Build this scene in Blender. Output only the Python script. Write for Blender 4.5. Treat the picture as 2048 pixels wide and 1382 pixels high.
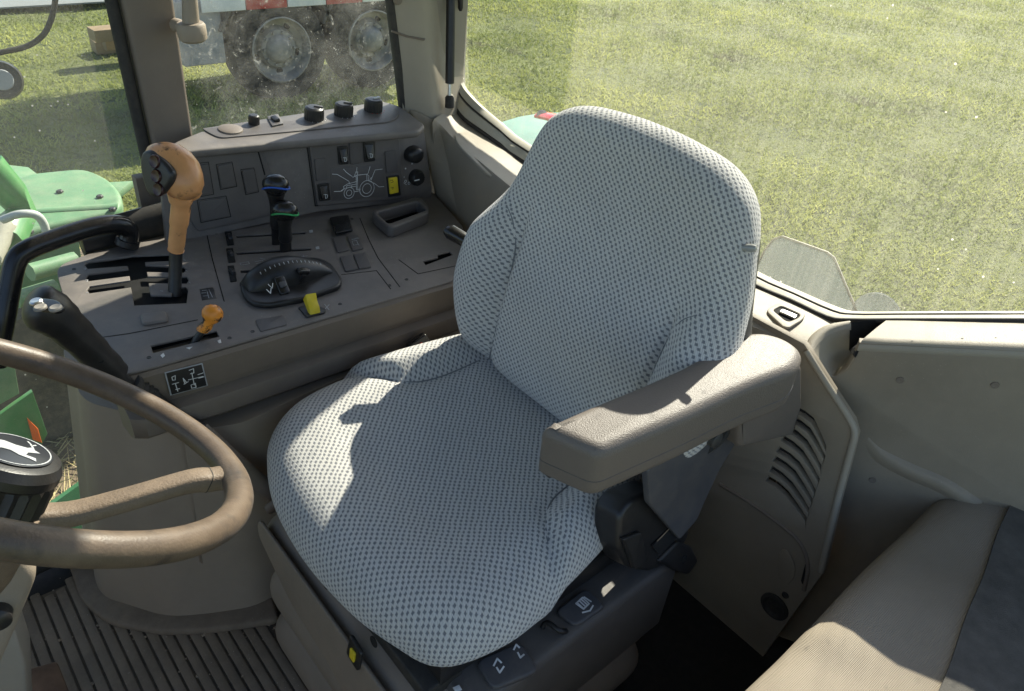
import bpy, bmesh, math, random
import numpy as np
from mathutils import Vector as V, Matrix
random.seed(7); rng = np.random.default_rng(7)
R = math.radians
for o in list(bpy.data.objects): bpy.data.objects.remove(o)
S = bpy.context.scene
COL = S.collection

# ------------------------------------------------------------------ camera
# tractor frame: X forward, Y to the operator's left, Z up, cab floor at z = 0, ground at z = -1.15
W0, H0, FPX = 2048, 1382, 1490.0
CAM = V((0.457, 0.625, 1.30))
pit, azi, rol = R(35), R(46), R(6)
hd = V((-math.cos(azi), -math.sin(azi), 0))
FW = hd*math.cos(pit) + V((0, 0, -math.sin(pit)))
RT = FW.cross(V((0, 0, 1))).normalized(); UPV = RT.cross(FW)
RT, UPV = RT*math.cos(rol) + UPV*math.sin(rol), UPV*math.cos(rol) - RT*math.sin(rol)
cd = bpy.data.cameras.new('camera'); cam = bpy.data.objects.new('camera', cd); COL.objects.link(cam)
cd.sensor_width = 36; cd.lens = FPX/W0*36; cd.clip_start = 0.02; cd.clip_end = 2000
m = Matrix.Identity(4)
for i in range(3): m[i][0], m[i][1], m[i][2], m[i][3] = RT[i], UPV[i], -FW[i], CAM[i]
cam.matrix_world = m
S.camera = cam
S.render.resolution_x, S.render.resolution_y = 1024, 691

# ------------------------------------------------------------------ sky, sun, exposure
SUN_A, SUN_B = 1.25, 0.46            # forward and leftward run of a shadow per metre of height
sun_el = math.atan(1/math.hypot(SUN_A, SUN_B)); to_sun = V((-SUN_A, -SUN_B, 1)).normalized()
w = bpy.data.worlds.new('World'); S.world = w; w.use_nodes = True
nt = w.node_tree; nt.nodes.clear()
sky = nt.nodes.new('ShaderNodeTexSky'); sky.sky_type = 'NISHITA'; sky.sun_disc = False
sky.sun_elevation = sun_el
sky.sun_rotation = math.atan2(to_sun.x, to_sun.y)
sky.air_density = 1.0; sky.dust_density = 1.2; sky.ozone_density = 1.0
bg = nt.nodes.new('ShaderNodeBackground'); bg.inputs[1].default_value = 0.108
ow = nt.nodes.new('ShaderNodeOutputWorld')
nt.links.new(sky.outputs[0], bg.inputs[0]); nt.links.new(bg.outputs[0], ow.inputs[0])
sl = bpy.data.lights.new('sun', 'SUN'); sl.energy = 5.0; sl.angle = R(0.5); sl.color = (1, .93, .80)
so = bpy.data.objects.new('sun', sl); COL.objects.link(so)
so.rotation_euler = to_sun.to_track_quat('Z', 'Y').to_euler(); so.location = (-6, -2, 6)
S.view_settings.view_transform = 'Standard'; S.view_settings.look = 'None'
S.view_settings.gamma = 1; S.view_settings.use_curve_mapping = False
S.view_settings.exposure = 1.3
S.render.engine = 'CYCLES'
S.cycles.max_bounces = 10; S.cycles.diffuse_bounces = 5; S.cycles.transparent_max_bounces = 16

# ------------------------------------------------------------------ picture point -> place point
def ray(x, y): return RT*((x-W0/2)/FPX) + UPV*(-(y-H0/2)/FPX) + FW
def hit(x, y, n, d): n = V(n); r = ray(x, y); return CAM + r*((d-n.dot(CAM))/n.dot(r))
def pX(x, y, X): return hit(x, y, (1, 0, 0), X)
def pY(x, y, Y): return hit(x, y, (0, 1, 0), Y)
def pZ(x, y, Z): return hit(x, y, (0, 0, 1), Z)
class FR:                                   # a plane with its own axes
    def __init__(s, o, n, xh):
        s.o = V(o); s.n = V(n).normalized(); xh = V(xh); s.ex = (xh - s.n*xh.dot(s.n)).normalized(); s.ey = s.n.cross(s.ex)
    def to2(s, P): q = V(P)-s.o; return (q.dot(s.ex), q.dot(s.ey))
    def to3(s, u, v, h=0): return s.o + s.ex*u + s.ey*v + s.n*h
    def px(s, x, y, h=0): return s.to2(hit(x, y, s.n, s.n.dot(s.o)+h))
    def p3(s, x, y, h=0): return hit(x, y, s.n, s.n.dot(s.o)+h)
    def pts(s, l, h=0): return [s.px(x, y, h) for x, y in l]

# ------------------------------------------------------------------ materials
MAT = {}
def N(t, k, **kw):
    n = t.nodes.new(k)
    for a, b in kw.items(): setattr(n, a, b)
    return n
def mat(name, col, rough=.6, grain=0, gscale=900, var=.12, vscale=9, dust=0, dcol=(.36, .30, .22), metal=0, spec=.4, speck=0, coat=0):
    if name in MAT: return MAT[name]
    mt = bpy.data.materials.new(name); mt.use_nodes = True; t = mt.node_tree; L = t.links.new
    b = t.nodes['Principled BSDF']; b.inputs['Roughness'].default_value = rough; b.inputs['Metallic'].default_value = metal
    b.inputs['Specular IOR Level'].default_value = spec
    if coat: b.inputs['Coat Weight'].default_value = coat; b.inputs['Coat Roughness'].default_value = .15
    tc = N(t, 'ShaderNodeNewGeometry')
    n1 = N(t, 'ShaderNodeTexNoise'); n1.inputs['Scale'].default_value = vscale; n1.inputs['Detail'].default_value = 6; n1.inputs['Roughness'].default_value = .62
    L(tc.outputs['Position'], n1.inputs['Vector'])
    r1 = N(t, 'ShaderNodeMapRange'); r1.inputs[1].default_value = .3; r1.inputs[2].default_value = .7; r1.inputs[3].default_value = 1-var; r1.inputs[4].default_value = 1+var
    L(n1.outputs[0], r1.inputs[0])
    mx = N(t, 'ShaderNodeVectorMath', operation='SCALE'); mx.inputs[0].default_value = col[:3]; L(r1.outputs[0], mx.inputs['Scale'])
    out = mx.outputs[0]
    if dust:
        n2 = N(t, 'ShaderNodeTexNoise'); n2.inputs['Scale'].default_value = vscale*3.1; n2.inputs['Detail'].default_value = 8; n2.inputs['Roughness'].default_value = .72
        L(tc.outputs['Position'], n2.inputs['Vector'])
        r2 = N(t, 'ShaderNodeMapRange'); r2.inputs[1].default_value = .42; r2.inputs[2].default_value = .75; r2.inputs[3].default_value = dust*.25; r2.inputs[4].default_value = dust
        L(n2.outputs[0], r2.inputs[0])
        mm = N(t, 'ShaderNodeMix', data_type='RGBA'); L(r2.outputs[0], mm.inputs['Factor']); L(out, mm.inputs['A']); mm.inputs['B'].default_value = (*dcol, 1)
        out = mm.outputs['Result']
        rr = N(t, 'ShaderNodeMapRange'); rr.inputs[1].default_value = 0; rr.inputs[2].default_value = 1; rr.inputs[3].default_value = rough; rr.inputs[4].default_value = .95
        L(r2.outputs[0], rr.inputs[0]); L(rr.outputs[0], b.inputs['Roughness'])
    if speck:
        vo = N(t, 'ShaderNodeTexVoronoi'); vo.inputs['Scale'].default_value = 160; L(tc.outputs['Position'], vo.inputs['Vector'])
        r3 = N(t, 'ShaderNodeMapRange'); r3.inputs[1].default_value = .09; r3.inputs[2].default_value = .13; r3.inputs[3].default_value = speck; r3.inputs[4].default_value = 0
        L(vo.outputs['Distance'], r3.inputs[0])
        n4 = N(t, 'ShaderNodeTexNoise'); n4.inputs['Scale'].default_value = 14; L(tc.outputs['Position'], n4.inputs['Vector'])
        r4 = N(t, 'ShaderNodeMapRange'); r4.inputs[1].default_value = .5; r4.inputs[2].default_value = .62; L(n4.outputs[0], r4.inputs[0])
        ml = N(t, 'ShaderNodeMath', operation='MULTIPLY'); L(r3.outputs[0], ml.inputs[0]); L(r4.outputs[0], ml.inputs[1])
        mm = N(t, 'ShaderNodeMix', data_type='RGBA'); L(ml.outputs[0], mm.inputs['Factor']); L(out, mm.inputs['A']); mm.inputs['B'].default_value = (.5, .46, .38, 1)
        out = mm.outputs['Result']
    L(out, b.inputs['Base Color'])
    if grain:
        n3 = N(t, 'ShaderNodeTexNoise'); n3.inputs['Scale'].default_value = gscale; n3.inputs['Detail'].default_value = 2
        L(tc.outputs['Position'], n3.inputs['Vector'])
        bp = N(t, 'ShaderNodeBump'); bp.inputs['Strength'].default_value = grain; bp.inputs['Distance'].default_value = .001
        L(n3.outputs[0], bp.inputs['Height']); L(bp.outputs[0], b.inputs['Normal'])
    MAT[name] = mt; return mt

M_BEIGE = mat('beige_trim', (.30, .268, .212), .55, .4, 700, .09, 6, .16, speck=.25)
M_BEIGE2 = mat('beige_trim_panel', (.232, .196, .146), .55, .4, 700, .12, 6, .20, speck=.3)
M_PILLAR = mat('grey_brown_trim', (.165, .134, .106), .6, .3, 700, .08, 6, .10)
M_CONS = mat('console_plastic', (.122, .109, .101), .48, .3, 800, .16, 11, .34, (.29, .25, .205), speck=.35)
M_CONS2 = mat('console_panel_plastic', (.102, .091, .085), .45, .3, 800, .1, 11, .14, (.24, .21, .18))
M_CONS3 = mat('console_blank_plastic', (.086, .077, .073), .45, .3, 800, .1, 11, .10, (.24, .21, .18))
M_FASC = mat('console_side_plastic', (.135, .108, .085), .5, .35, 700, .10, 7, .12)
M_BASE = mat('console_base_plastic', (.27, .22, .168), .55, .35, 600, .10, 7, .18)
M_BLACK = mat('black_plastic', (.012, .012, .013), .38, .15, 600, .2, 14, .05)
M_BLACKG = mat('black_gloss', (.010, .010, .011), .22, 0, 0 or 500, .2, 14, .03)
M_RUB = mat('black_rubber', (.014, .014, .014), .75, .2, 400, .2, 12, .12)
M_DARK = mat('dark_well', (.006, .006, .006), .9)
M_MATR = mat('floor_rubber', (.145, .114, .083), .75, .5, 300, .3, 8, .85, (.25, .20, .145), speck=.6)
M_CARPET = mat('black_floor_carpet', (.008, .008, .008), .95, .6, 500, .3, 20, .04)
M_ARM = mat('armrest_vinyl', (.132, .110, .092), .5, .7, 620, .04, 12, .04, spec=.5)
M_WHEEL = mat('steering_wheel_foam', (.088, .063, .044), .36, .25, 480, .18, 14, .35, (.24, .175, .115))
M_SPOKE = mat('steering_spoke_foam', (.125, .092, .064), .45, .6, 420, .2, 18, .45, (.27, .20, .135))
M_ORANGE = mat('worn_orange_grip', (.56, .27, .11), .30, .2, 300, .18, 14, 0)
M_YEL = mat('yellow_plastic', (.62, .47, .01), .45, .1, 500, .15, 40, .15)
M_BLUE = mat('blue_ring', (.01, .08, .42), .4)
M_GRNR = mat('green_ring', (.03, .32, .09), .4)
M_WHT = mat('white_print', (.62, .62, .60), .7, 0, 500, .25, 60)
M_GREYP = mat('grey_print', (.33, .34, .35), .7, 0, 500, .25, 60)
M_STEEL = mat('bright_metal', (.55, .55, .53), .3, .1, 300, .2, 20, metal=.9)
M_ALU = mat('weathered_frame', (.40, .38, .31), .6, .4, 400, .15, 16, .4, (.42, .38, .28), speck=.4)
M_SEAL = mat('window_seal_rubber', (.018, .018, .018), .7, .2, 500, .2, 12, .12)
M_GREEN = mat('green_machine_paint', (.045, .22, .06), .35, .1, 200, .2, 5, .35, (.26, .29, .18), coat=.3, speck=.4)
M_GREEN2 = mat('faded_green_paint', (.085, .215, .095), .4, .1, 200, .2, 4, .6, (.30, .34, .22), speck=.4)
M_REDL = mat('red_lens', (.55, .05, .03), .25, coat=.5)
M_ORG2 = mat('orange_reflector', (.85, .14, .02), .4)
M_TRED = mat('truck_red', (.38, .03, .03), .4)
M_TWHT = mat('truck_white', (.62, .62, .60), .45, var=.1)
M_TDARK = mat('truck_chassis', (.03, .03, .032), .6)
M_TYRE = mat('tyre_rubber', (.018, .017, .016), .9, .3, 60, .3, 5, .18, (.08, .07, .055))
M_RIM = mat('dusty_rim', (.26, .24, .21), .5, .1, 100, .3, 6, .5, (.16, .135, .105))
M_WOOD = mat('weathered_wood', (.30, .21, .12), .8, .4, 60, .3, 3)
M_DIRT = mat('dirty_soil', (.16, .12, .08), .95, .6, 40, .4, 3)
M_SHELL = mat('seat_back_shell', (.025, .028, .030), .45, .25, 500, .12, 12, .12)
M_BELL = mat('seat_bellows', (.20, .162, .126), .6, .4, 500, .15, 9, .4, (.22, .18, .14))
M_BOXP = mat('seat_side_box', (.085, .078, .072), .5, .3, 600, .12, 9, .25, (.2, .17, .14))
M_PLATEG = mat('control_plate', (.050, .052, .060), .45, .2, 600, .1, 9, .15)
M_ROOF = mat('roof_lining', (.34, .31, .26), .8, .5, 300)
M_OUTER = mat('sun_blocker_green', (.05, .26, .075), .4)

# orange grip with dark worn patches
def wear(mt, col, sc, lo, hi):
    t = mt.node_tree; L = t.links.new; b = t.nodes['Principled BSDF']
    src = b.inputs['Base Color'].links[0].from_socket
    g = N(t, 'ShaderNodeNewGeometry'); n = N(t, 'ShaderNodeTexNoise'); n.inputs['Scale'].default_value = sc; n.inputs['Detail'].default_value = 5; n.inputs['Roughness'].default_value = .65
    L(g.outputs['Position'], n.inputs['Vector'])
    r = N(t, 'ShaderNodeMapRange'); r.inputs[1].default_value = lo; r.inputs[2].default_value = hi; L(n.outputs[0], r.inputs[0])
    mm = N(t, 'ShaderNodeMix', data_type='RGBA'); L(r.outputs[0], mm.inputs['Factor']); L(src, mm.inputs['A']); mm.inputs['B'].default_value = (*col, 1)
    L(mm.outputs['Result'], b.inputs['Base Color'])
wear(M_ORANGE, (.05, .032, .022), 30, .59, .70)
wear(M_WHEEL, (.045, .036, .030), 30, .52, .74)

def fabric(name):
    mt = bpy.data.materials.new(name); mt.use_nodes = True; t = mt.node_tree; L = t.links.new
    b = t.nodes['Principled BSDF']; b.inputs['Roughness'].default_value = .92; b.inputs['Specular IOR Level'].default_value = .15
    b.inputs['Sheen Weight'].default_value = .25; b.inputs['Sheen Roughness'].default_value = .5
    uv = N(t, 'ShaderNodeUVMap'); sp = N(t, 'ShaderNodeSeparateXYZ'); L(uv.outputs[0], sp.inputs[0])
    def mth(op, a, bb=None, c=None):
        n = N(t, 'ShaderNodeMath', operation=op)
        for i, q in enumerate((a, bb, c)):
            if q is None: continue
            if isinstance(q, (int, float)): n.inputs[i].default_value = q
            else: L(q, n.inputs[i])
        return n.outputs[0]
    # slight wobble of the knit
    gw = N(t, 'ShaderNodeTexNoise'); gw.inputs['Scale'].default_value = 60; L(uv.outputs[0], gw.inputs['Vector'])
    wob = mth('MULTIPLY', mth('SUBTRACT', gw.outputs[0], .5), .85)
    v = mth('ADD', mth('MULTIPLY', sp.outputs[1], 1/.0052), wob)
    row = mth('FLOOR', v); odd = mth('FLOORED_MODULO', row, 2)
    u = mth('ADD', mth('ADD', mth('MULTIPLY', sp.outputs[0], 1/.0098), mth('MULTIPLY', odd, .5)), mth('MULTIPLY', wob, .5))
    fu = mth('SUBTRACT', mth('FRACT', u), .5); fv = mth('SUBTRACT', mth('FRACT', v), .5)
    dd = mth('MAXIMUM', mth('MULTIPLY', mth('ABSOLUTE', mth('ADD', fu, mth('MULTIPLY', fv, .22))), 1.95), mth('MULTIPLY', mth('ABSOLUTE', fv), 1.15))
    mr = N(t, 'ShaderNodeMapRange'); mr.inputs[1].default_value = .28; mr.inputs[2].default_value = .52; mr.inputs[3].default_value = 1; mr.inputs[4].default_value = 0; L(dd, mr.inputs[0])
    dot = mr.outputs[0]
    # fine yarn
    wv = N(t, 'ShaderNodeTexWave', wave_type='BANDS', bands_direction='DIAGONAL'); wv.inputs['Scale'].default_value = 230; wv.inputs['Distortion'].default_value = 3; wv.inputs['Detail'].default_value = 1
    L(uv.outputs[0], wv.inputs['Vector'])
    ns = N(t, 'ShaderNodeTexNoise'); ns.inputs['Scale'].default_value = 9; ns.inputs['Detail'].default_value = 5; L(uv.outputs[0], ns.inputs['Vector'])
    m1 = N(t, 'ShaderNodeMix', data_type='RGBA'); L(ns.outputs[0], m1.inputs['Factor']); m1.inputs['A'].default_value = (.50, .49, .465, 1); m1.inputs['B'].default_value = (.67, .65, .61, 1)
    m1b = N(t, 'ShaderNodeMix', data_type='RGBA', blend_type='MULTIPLY'); m1b.inputs['Factor'].default_value = .28; L(m1.outputs['Result'], m1b.inputs['A']); L(wv.outputs['Color'], m1b.inputs['B'])
    m2 = N(t, 'ShaderNodeMix', data_type='RGBA'); L(mth('MULTIPLY', dot, .85), m2.inputs['Factor']); L(m1b.outputs['Result'], m2.inputs['A']); m2.inputs['B'].default_value = (.11, .12, .135, 1)
    L(m2.outputs['Result'], b.inputs['Base Color'])
    hgt = mth('SUBTRACT', mth('MULTIPLY', wv.outputs['Fac'], .35), dot)
    bp = N(t, 'ShaderNodeBump'); bp.inputs['Strength'].default_value = .6; bp.inputs['Distance'].default_value = .0012; L(hgt, bp.inputs['Height']); L(bp.outputs[0], b.inputs['Normal'])
    MAT[name] = mt; return mt
M_FAB = fabric('dotted_seat_fabric')
def weave(name, col, sc=850):
    mt = mat(name, col, .9, 0, 500, .10, 7, .15, (.36, .31, .24), spec=.1); t = mt.node_tree; L = t.links.new
    b = t.nodes['Principled BSDF']; g = N(t, 'ShaderNodeNewGeometry')
    hs = []
    for d in ('X', 'Y'):
        wv = N(t, 'ShaderNodeTexWave', bands_direction=d); wv.inputs['Scale'].default_value = sc/6.28; wv.inputs['Distortion'].default_value = .8; L(g.outputs['Position'], wv.inputs['Vector']); hs.append(wv.outputs['Fac'])
    a = N(t, 'ShaderNodeMath', operation='ADD'); L(hs[0], a.inputs[0]); L(hs[1], a.inputs[1])
    bp = N(t, 'ShaderNodeBump'); bp.inputs['Strength'].default_value = .5; bp.inputs['Distance'].default_value = .001; L(a.outputs[0], bp.inputs['Height']); L(bp.outputs[0], b.inputs['Normal'])
    return mt
M_INST = weave('tan_woven_cloth', (.29, .25, .198)); M_INSTD = mat('charcoal_cloth', (.085, .079, .070), .95, .8, 900, .25, 40, .2, (.16, .15, .14))

def glass(name, dust_lo, dust_hi, sc, stretch=(1, 1, 1), specks=.5, tint=(.93, .96, .94), dcol=(.62, .60, .52), blotch=0, band=(.3, .72), spd=.86, sps=75):
    mt = bpy.data.materials.new(name); mt.use_nodes = True; t = mt.node_tree; L = t.links.new; t.nodes.clear()
    out = N(t, 'ShaderNodeOutputMaterial'); g = N(t, 'ShaderNodeNewGeometry')
    tr = N(t, 'ShaderNodeBsdfTransparent'); tr.inputs[0].default_value = (*tint, 1)
    gl = N(t, 'ShaderNodeBsdfGlossy'); gl.inputs['Roughness'].default_value = .02; gl.inputs[0].default_value = (1, 1, 1, 1)
    fr = N(t, 'ShaderNodeFresnel'); fr.inputs['IOR'].default_value = 1.12
    m1 = N(t, 'ShaderNodeMixShader'); L(fr.outputs[0], m1.inputs[0]); L(tr.outputs[0], m1.inputs[1]); L(gl.outputs[0], m1.inputs[2])
    df = N(t, 'ShaderNodeBsdfDiffuse'); df.inputs[0].default_value = (*dcol, 1)
    tl = N(t, 'ShaderNodeBsdfTranslucent'); tl.inputs[0].default_value = (*dcol, 1)
    ds = N(t, 'ShaderNodeMixShader'); ds.inputs[0].default_value = .6; L(df.outputs[0], ds.inputs[1]); L(tl.outputs[0], ds.inputs[2])
    mp = N(t, 'ShaderNodeMapping'); mp.inputs['Scale'].default_value = stretch; L(g.outputs['Position'], mp.inputs['Vector'])
    n1 = N(t, 'ShaderNodeTexNoise'); n1.inputs['Scale'].default_value = sc; n1.inputs['Detail'].default_value = 8; n1.inputs['Roughness'].default_value = .68; L(mp.outputs[0], n1.inputs['Vector'])
    r1 = N(t, 'ShaderNodeMapRange'); r1.inputs[1].default_value = band[0]; r1.inputs[2].default_value = band[1]; r1.inputs[3].default_value = dust_lo; r1.inputs[4].default_value = dust_hi; L(n1.outputs[0], r1.inputs[0])
    fac = r1.outputs[0]
    def add(f, x, op='ADD'):
        n = N(t, 'ShaderNodeMath', operation=op); n.use_clamp = True; L(f, n.inputs[0])
        if isinstance(x, float): n.inputs[1].default_value = x
        else: L(x, n.inputs[1])
        return n.outputs[0]
    n5 = N(t, 'ShaderNodeTexNoise'); n5.inputs['Scale'].default_value = 420; n5.inputs['Detail'].default_value = 2; L(g.outputs['Position'], n5.inputs['Vector'])
    r5 = N(t, 'ShaderNodeMapRange'); r5.inputs[1].default_value = .35; r5.inputs[2].default_value = .7; r5.inputs[3].default_value = .7; r5.inputs[4].default_value = 1.35; L(n5.outputs[0], r5.inputs[0])
    fac = add(fac, r5.outputs[0], 'MULTIPLY')
    if specks:
        vo = N(t, 'ShaderNodeTexVoronoi'); vo.inputs['Scale'].default_value = sps; vo.inputs['Randomness'].default_value = 1; L(g.outputs['Position'], vo.inputs['Vector'])
        r2 = N(t, 'ShaderNodeMapRange'); r2.inputs[1].default_value = .08; r2.inputs[2].default_value = .16; r2.inputs[3].default_value = 1; r2.inputs[4].default_value = 0; L(vo.outputs['Distance'], r2.inputs[0])
        sx = N(t, 'ShaderNodeSeparateColor'); L(vo.outputs['Color'], sx.inputs[0])
        gt = N(t, 'ShaderNodeMath', operation='GREATER_THAN'); L(sx.outputs[0], gt.inputs[0]); gt.inputs[1].default_value = spd
        mu = N(t, 'ShaderNodeMath', operation='MULTIPLY'); L(r2.outputs[0], mu.inputs[0]); L(gt.outputs[0], mu.inputs[1])
        mu2 = N(t, 'ShaderNodeMath', operation='MULTIPLY'); L(mu.outputs[0], mu2.inputs[0]); mu2.inputs[1].default_value = specks
        fac = add(fac, mu2.outputs[0])
    if blotch:                      # dried splashes
        n6 = N(t, 'ShaderNodeTexNoise'); n6.inputs['Scale'].default_value = 34; n6.inputs['Detail'].default_value = 7; n6.inputs['Roughness'].default_value = .8; n6.inputs['Distortion'].default_value = 1.2; L(g.outputs['Position'], n6.inputs['Vector'])
        r6 = N(t, 'ShaderNodeMapRange'); r6.inputs[1].default_value = .58; r6.inputs[2].default_value = .74; r6.inputs[3].default_value = 0; r6.inputs[4].default_value = blotch; L(n6.outputs[0], r6.inputs[0])
        fac = add(fac, r6.outputs[0])
    m2 = N(t, 'ShaderNodeMixShader'); L(fac, m2.inputs[0]); L(m1.outputs[0], m2.inputs[1]); L(ds.outputs[0], m2.inputs[2])
    L(m2.outputs[0], out.inputs[0]); MAT[name] = mt; return mt
M_GREAR = glass('dusty_rear_glass', .07, .22, 5, (1, 12, .4), 1.0, spd=.82)
M_GSIDE = glass('dirty_side_glass', .01, .30, 8, (1, 1, 1), .6, blotch=.8, band=(.42, .74), spd=.82, sps=140)
M_GFRONT = glass('front_side_glass', .05, .18, 4, (1, 1, 1), .6, (.88, .93, .90))
M_ACRY = glass('smoked_shield', .25, .42, 12, (1, 1, 1), .9, (.45, .49, .48), (.42, .44, .43), spd=.7, sps=140)

# ------------------------------------------------------------------ mesh helpers
def fin(me, name, m, parent=None, smooth=40, recalc=True):
    bm = bmesh.new(); bm.from_mesh(me)
    if recalc: bmesh.ops.recalc_face_normals(bm, faces=bm.faces)
    c = V((0, 0, 0))
    if len(bm.verts):
        lo = V([min(v.co[i] for v in bm.verts) for i in range(3)]); hi = V([max(v.co[i] for v in bm.verts) for i in range(3)]); c = (lo+hi)/2; c.z = lo.z
    bmesh.ops.translate(bm, verts=bm.verts, vec=-c); bm.to_mesh(me); bm.free()
    if smooth:
        me.polygons.foreach_set('use_smooth', [True]*len(me.polygons)); me.set_sharp_from_angle(angle=R(smooth))
    me.materials.clear(); me.materials.append(m)
    o = bpy.data.objects.new(name, me); o.location = c; COL.objects.link(o)
    if parent: setp(o, parent)
    return o
WL = {}
def wloc(o):
    p = V((0, 0, 0))
    while o: p = p + o.location if o.parent is None else p + o.location + o.matrix_parent_inverse.translation; o = o.parent
    return p
def setp(o, p):
    o.parent = p; o.matrix_parent_inverse = Matrix.Translation(-wloc(p))
def thing(name, label, cat, loc=(0, 0, 0), group=None):
    o = bpy.data.objects.new(name, None); o.empty_display_size = .05; o.location = loc; COL.objects.link(o)
    return tag(o, label, cat, group)
def tag(o, label=None, cat=None, group=None, kind=None):
    if label: o['label'] = label
    if cat: o['category'] = cat
    if group: o['group'] = group
    if kind: o['kind'] = kind
    return o
def rnd(pts, r, k=4):
    out = []; n = len(pts); rr = r if isinstance(r, (list, tuple)) else [r]*n
    for i in range(n):
        p = V(pts[i]).to_2d() if len(pts[i]) > 2 else V(pts[i]); a = V(pts[i-1]); b = V(pts[(i+1) % n]); rad = rr[i]
        if rad <= 0: out.append(tuple(p)); continue
        da, db = a-p, b-p; la, lb = da.length, db.length; t = min(rad, la*.48, lb*.48)
        A, B = p+da/la*t, p+db/lb*t
        for j in range(k+1):
            s = j/k; out.append(tuple(A*(1-s)**2 + p*2*s*(1-s) + B*s*s))
    return out
def slab(name, fr, outer, h, m, parent=None, w0=0, holes=(), bev=.0015, res=1, smooth=40):
    cu = bpy.data.curves.new('tmp', 'CURVE'); cu.dimensions = '2D'; cu.fill_mode = 'BOTH'
    bev = min(bev, h*.49); cu.extrude = max(h/2-bev, 1e-5); cu.bevel_depth = bev; cu.bevel_resolution = res; cu.offset = -bev
    for loop in [outer, *holes]:
        sp = cu.splines.new('POLY'); sp.points.add(len(loop)-1); sp.use_cyclic_u = True
        for q, p in zip(sp.points, loop): q.co = (p[0], p[1], 0, 1)
    ob = bpy.data.objects.new('tmp', cu); COL.objects.link(ob)
    me = bpy.data.meshes.new_from_object(ob); bpy.data.objects.remove(ob); bpy.data.curves.remove(cu)
    M = Matrix.Identity(4)
    c = fr.o + fr.n*(w0+h/2)
    for i in range(3): M[i][0], M[i][1], M[i][2], M[i][3] = fr.ex[i], fr.ey[i], fr.n[i], c[i]
    me.transform(M)
    bm = bmesh.new(); bm.from_mesh(me); bmesh.ops.remove_doubles(bm, verts=bm.verts, dist=1e-6); bm.to_mesh(me); bm.free()
    return fin(me, name, m, parent, smooth)
def grid_mesh(rings, close_u=True, cap0=True, cap1=True):
    n = len(rings[0]); vs = [tuple(p) for r in rings for p in r]; fs = []
    for i in range(len(rings)-1):
        for j in range(n if close_u else n-1):
            k = (j+1) % n; fs.append((i*n+j, i*n+k, (i+1)*n+k, (i+1)*n+j))
    if close_u:
        if cap0: fs.append(tuple(range(n))[::-1])
        if cap1: fs.append(tuple((len(rings)-1)*n+j for j in range(n)))
    me = bpy.data.meshes.new('m'); me.from_pydata(vs, [], fs); return me
def loft(name, rings, m, parent=None, smooth=40, caps=(True, True), closed=True):
    return fin(grid_mesh(rings, closed, *caps), name, m, parent, smooth)
def cr(pts, k=6):                        # Catmull-Rom through points
    P = [V(p) for p in pts]; out = []
    for i in range(len(P)-1):
        p0, p1, p2, p3 = P[max(i-1, 0)], P[i], P[i+1], P[min(i+2, len(P)-1)]
        for j in range(k):
            t = j/k; out.append(.5*((2*p1)+(p2-p0)*t+(2*p0-5*p1+4*p2-p3)*t*t+(3*p1-p0-3*p2+p3)*t**3))
    return out+[P[-1]]
def tube_rings(path, rad, n=12, flat=None, up=None):
    P = [V(p) for p in path]; rings = []; u = None
    for i, p in enumerate(P):
        t = (P[min(i+1, len(P)-1)]-P[max(i-1, 0)]).normalized()
        if u is None:
            u = V(up) if up else (V((0, 0, 1)) if abs(t.z) < .9 else V((1, 0, 0)))
        u = (u - t*u.dot(t)).normalized(); v = t.cross(u)
        r = rad[i] if isinstance(rad, (list, tuple)) else rad
        ru, rv = (r if isinstance(r, tuple) else (r, r))
        rings.append([p + u*ru*math.cos(a) + v*rv*math.sin(a) for a in (2*math.pi*j/n for j in range(n))])
    return rings
def tube(name, path, rad, m, parent=None, n=12, up=None, smooth=50): return loft(name, tube_rings(path, rad, n, up=up), m, parent, smooth)
def lathe(name, o, ax, prof, m, parent=None, n=28, smooth=40, ridge=None, caps=(True, True)):
    ax = V(ax).normalized(); u = ax.orthogonal().normalized(); v = ax.cross(u); o = V(o); rings = []
    for k, (r, h) in enumerate(prof):
        rr = []
        for j in range(n):
            a = 2*math.pi*j/n; q = r
            if ridge and ridge[0] <= k <= ridge[1]: q = r*(1-ridge[2]*(j % 2))
            rr.append(o + ax*h + u*q*math.cos(a) + v*q*math.sin(a))
        rings.append(rr)
    return loft(name, rings, m, parent, smooth, caps)
def box(name, fr, cu, cv, su, sv, h, m, parent=None, w0=0, bev=.002, r=0, res=1):
    pts = [(cu-su/2, cv-sv/2), (cu+su/2, cv-sv/2), (cu+su/2, cv+sv/2), (cu-su/2, cv+sv/2)]
    if r: pts = rnd(pts, r)
    return slab(name, fr, pts, h, m, parent, w0, bev=bev, res=res)
def wbox(name, lo, hi, m, parent=None, bev=.004, r=0, res=2):
    f = FR((0, 0, lo[2]), (0, 0, 1), (1, 0, 0))
    return box(name, f, (lo[0]+hi[0])/2, (lo[1]+hi[1])/2, hi[0]-lo[0], hi[1]-lo[1], hi[2]-lo[2], m, parent, 0, bev, r, res)
def bm_prim(polys):
    vs, fs = [], []
    for ps in polys:
        b = len(vs); vs += [tuple(p) for p in ps]; fs.append(tuple(range(b, b+len(ps))))
    me = bpy.data.meshes.new('m'); me.from_pydata(vs, [], fs); return me
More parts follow.
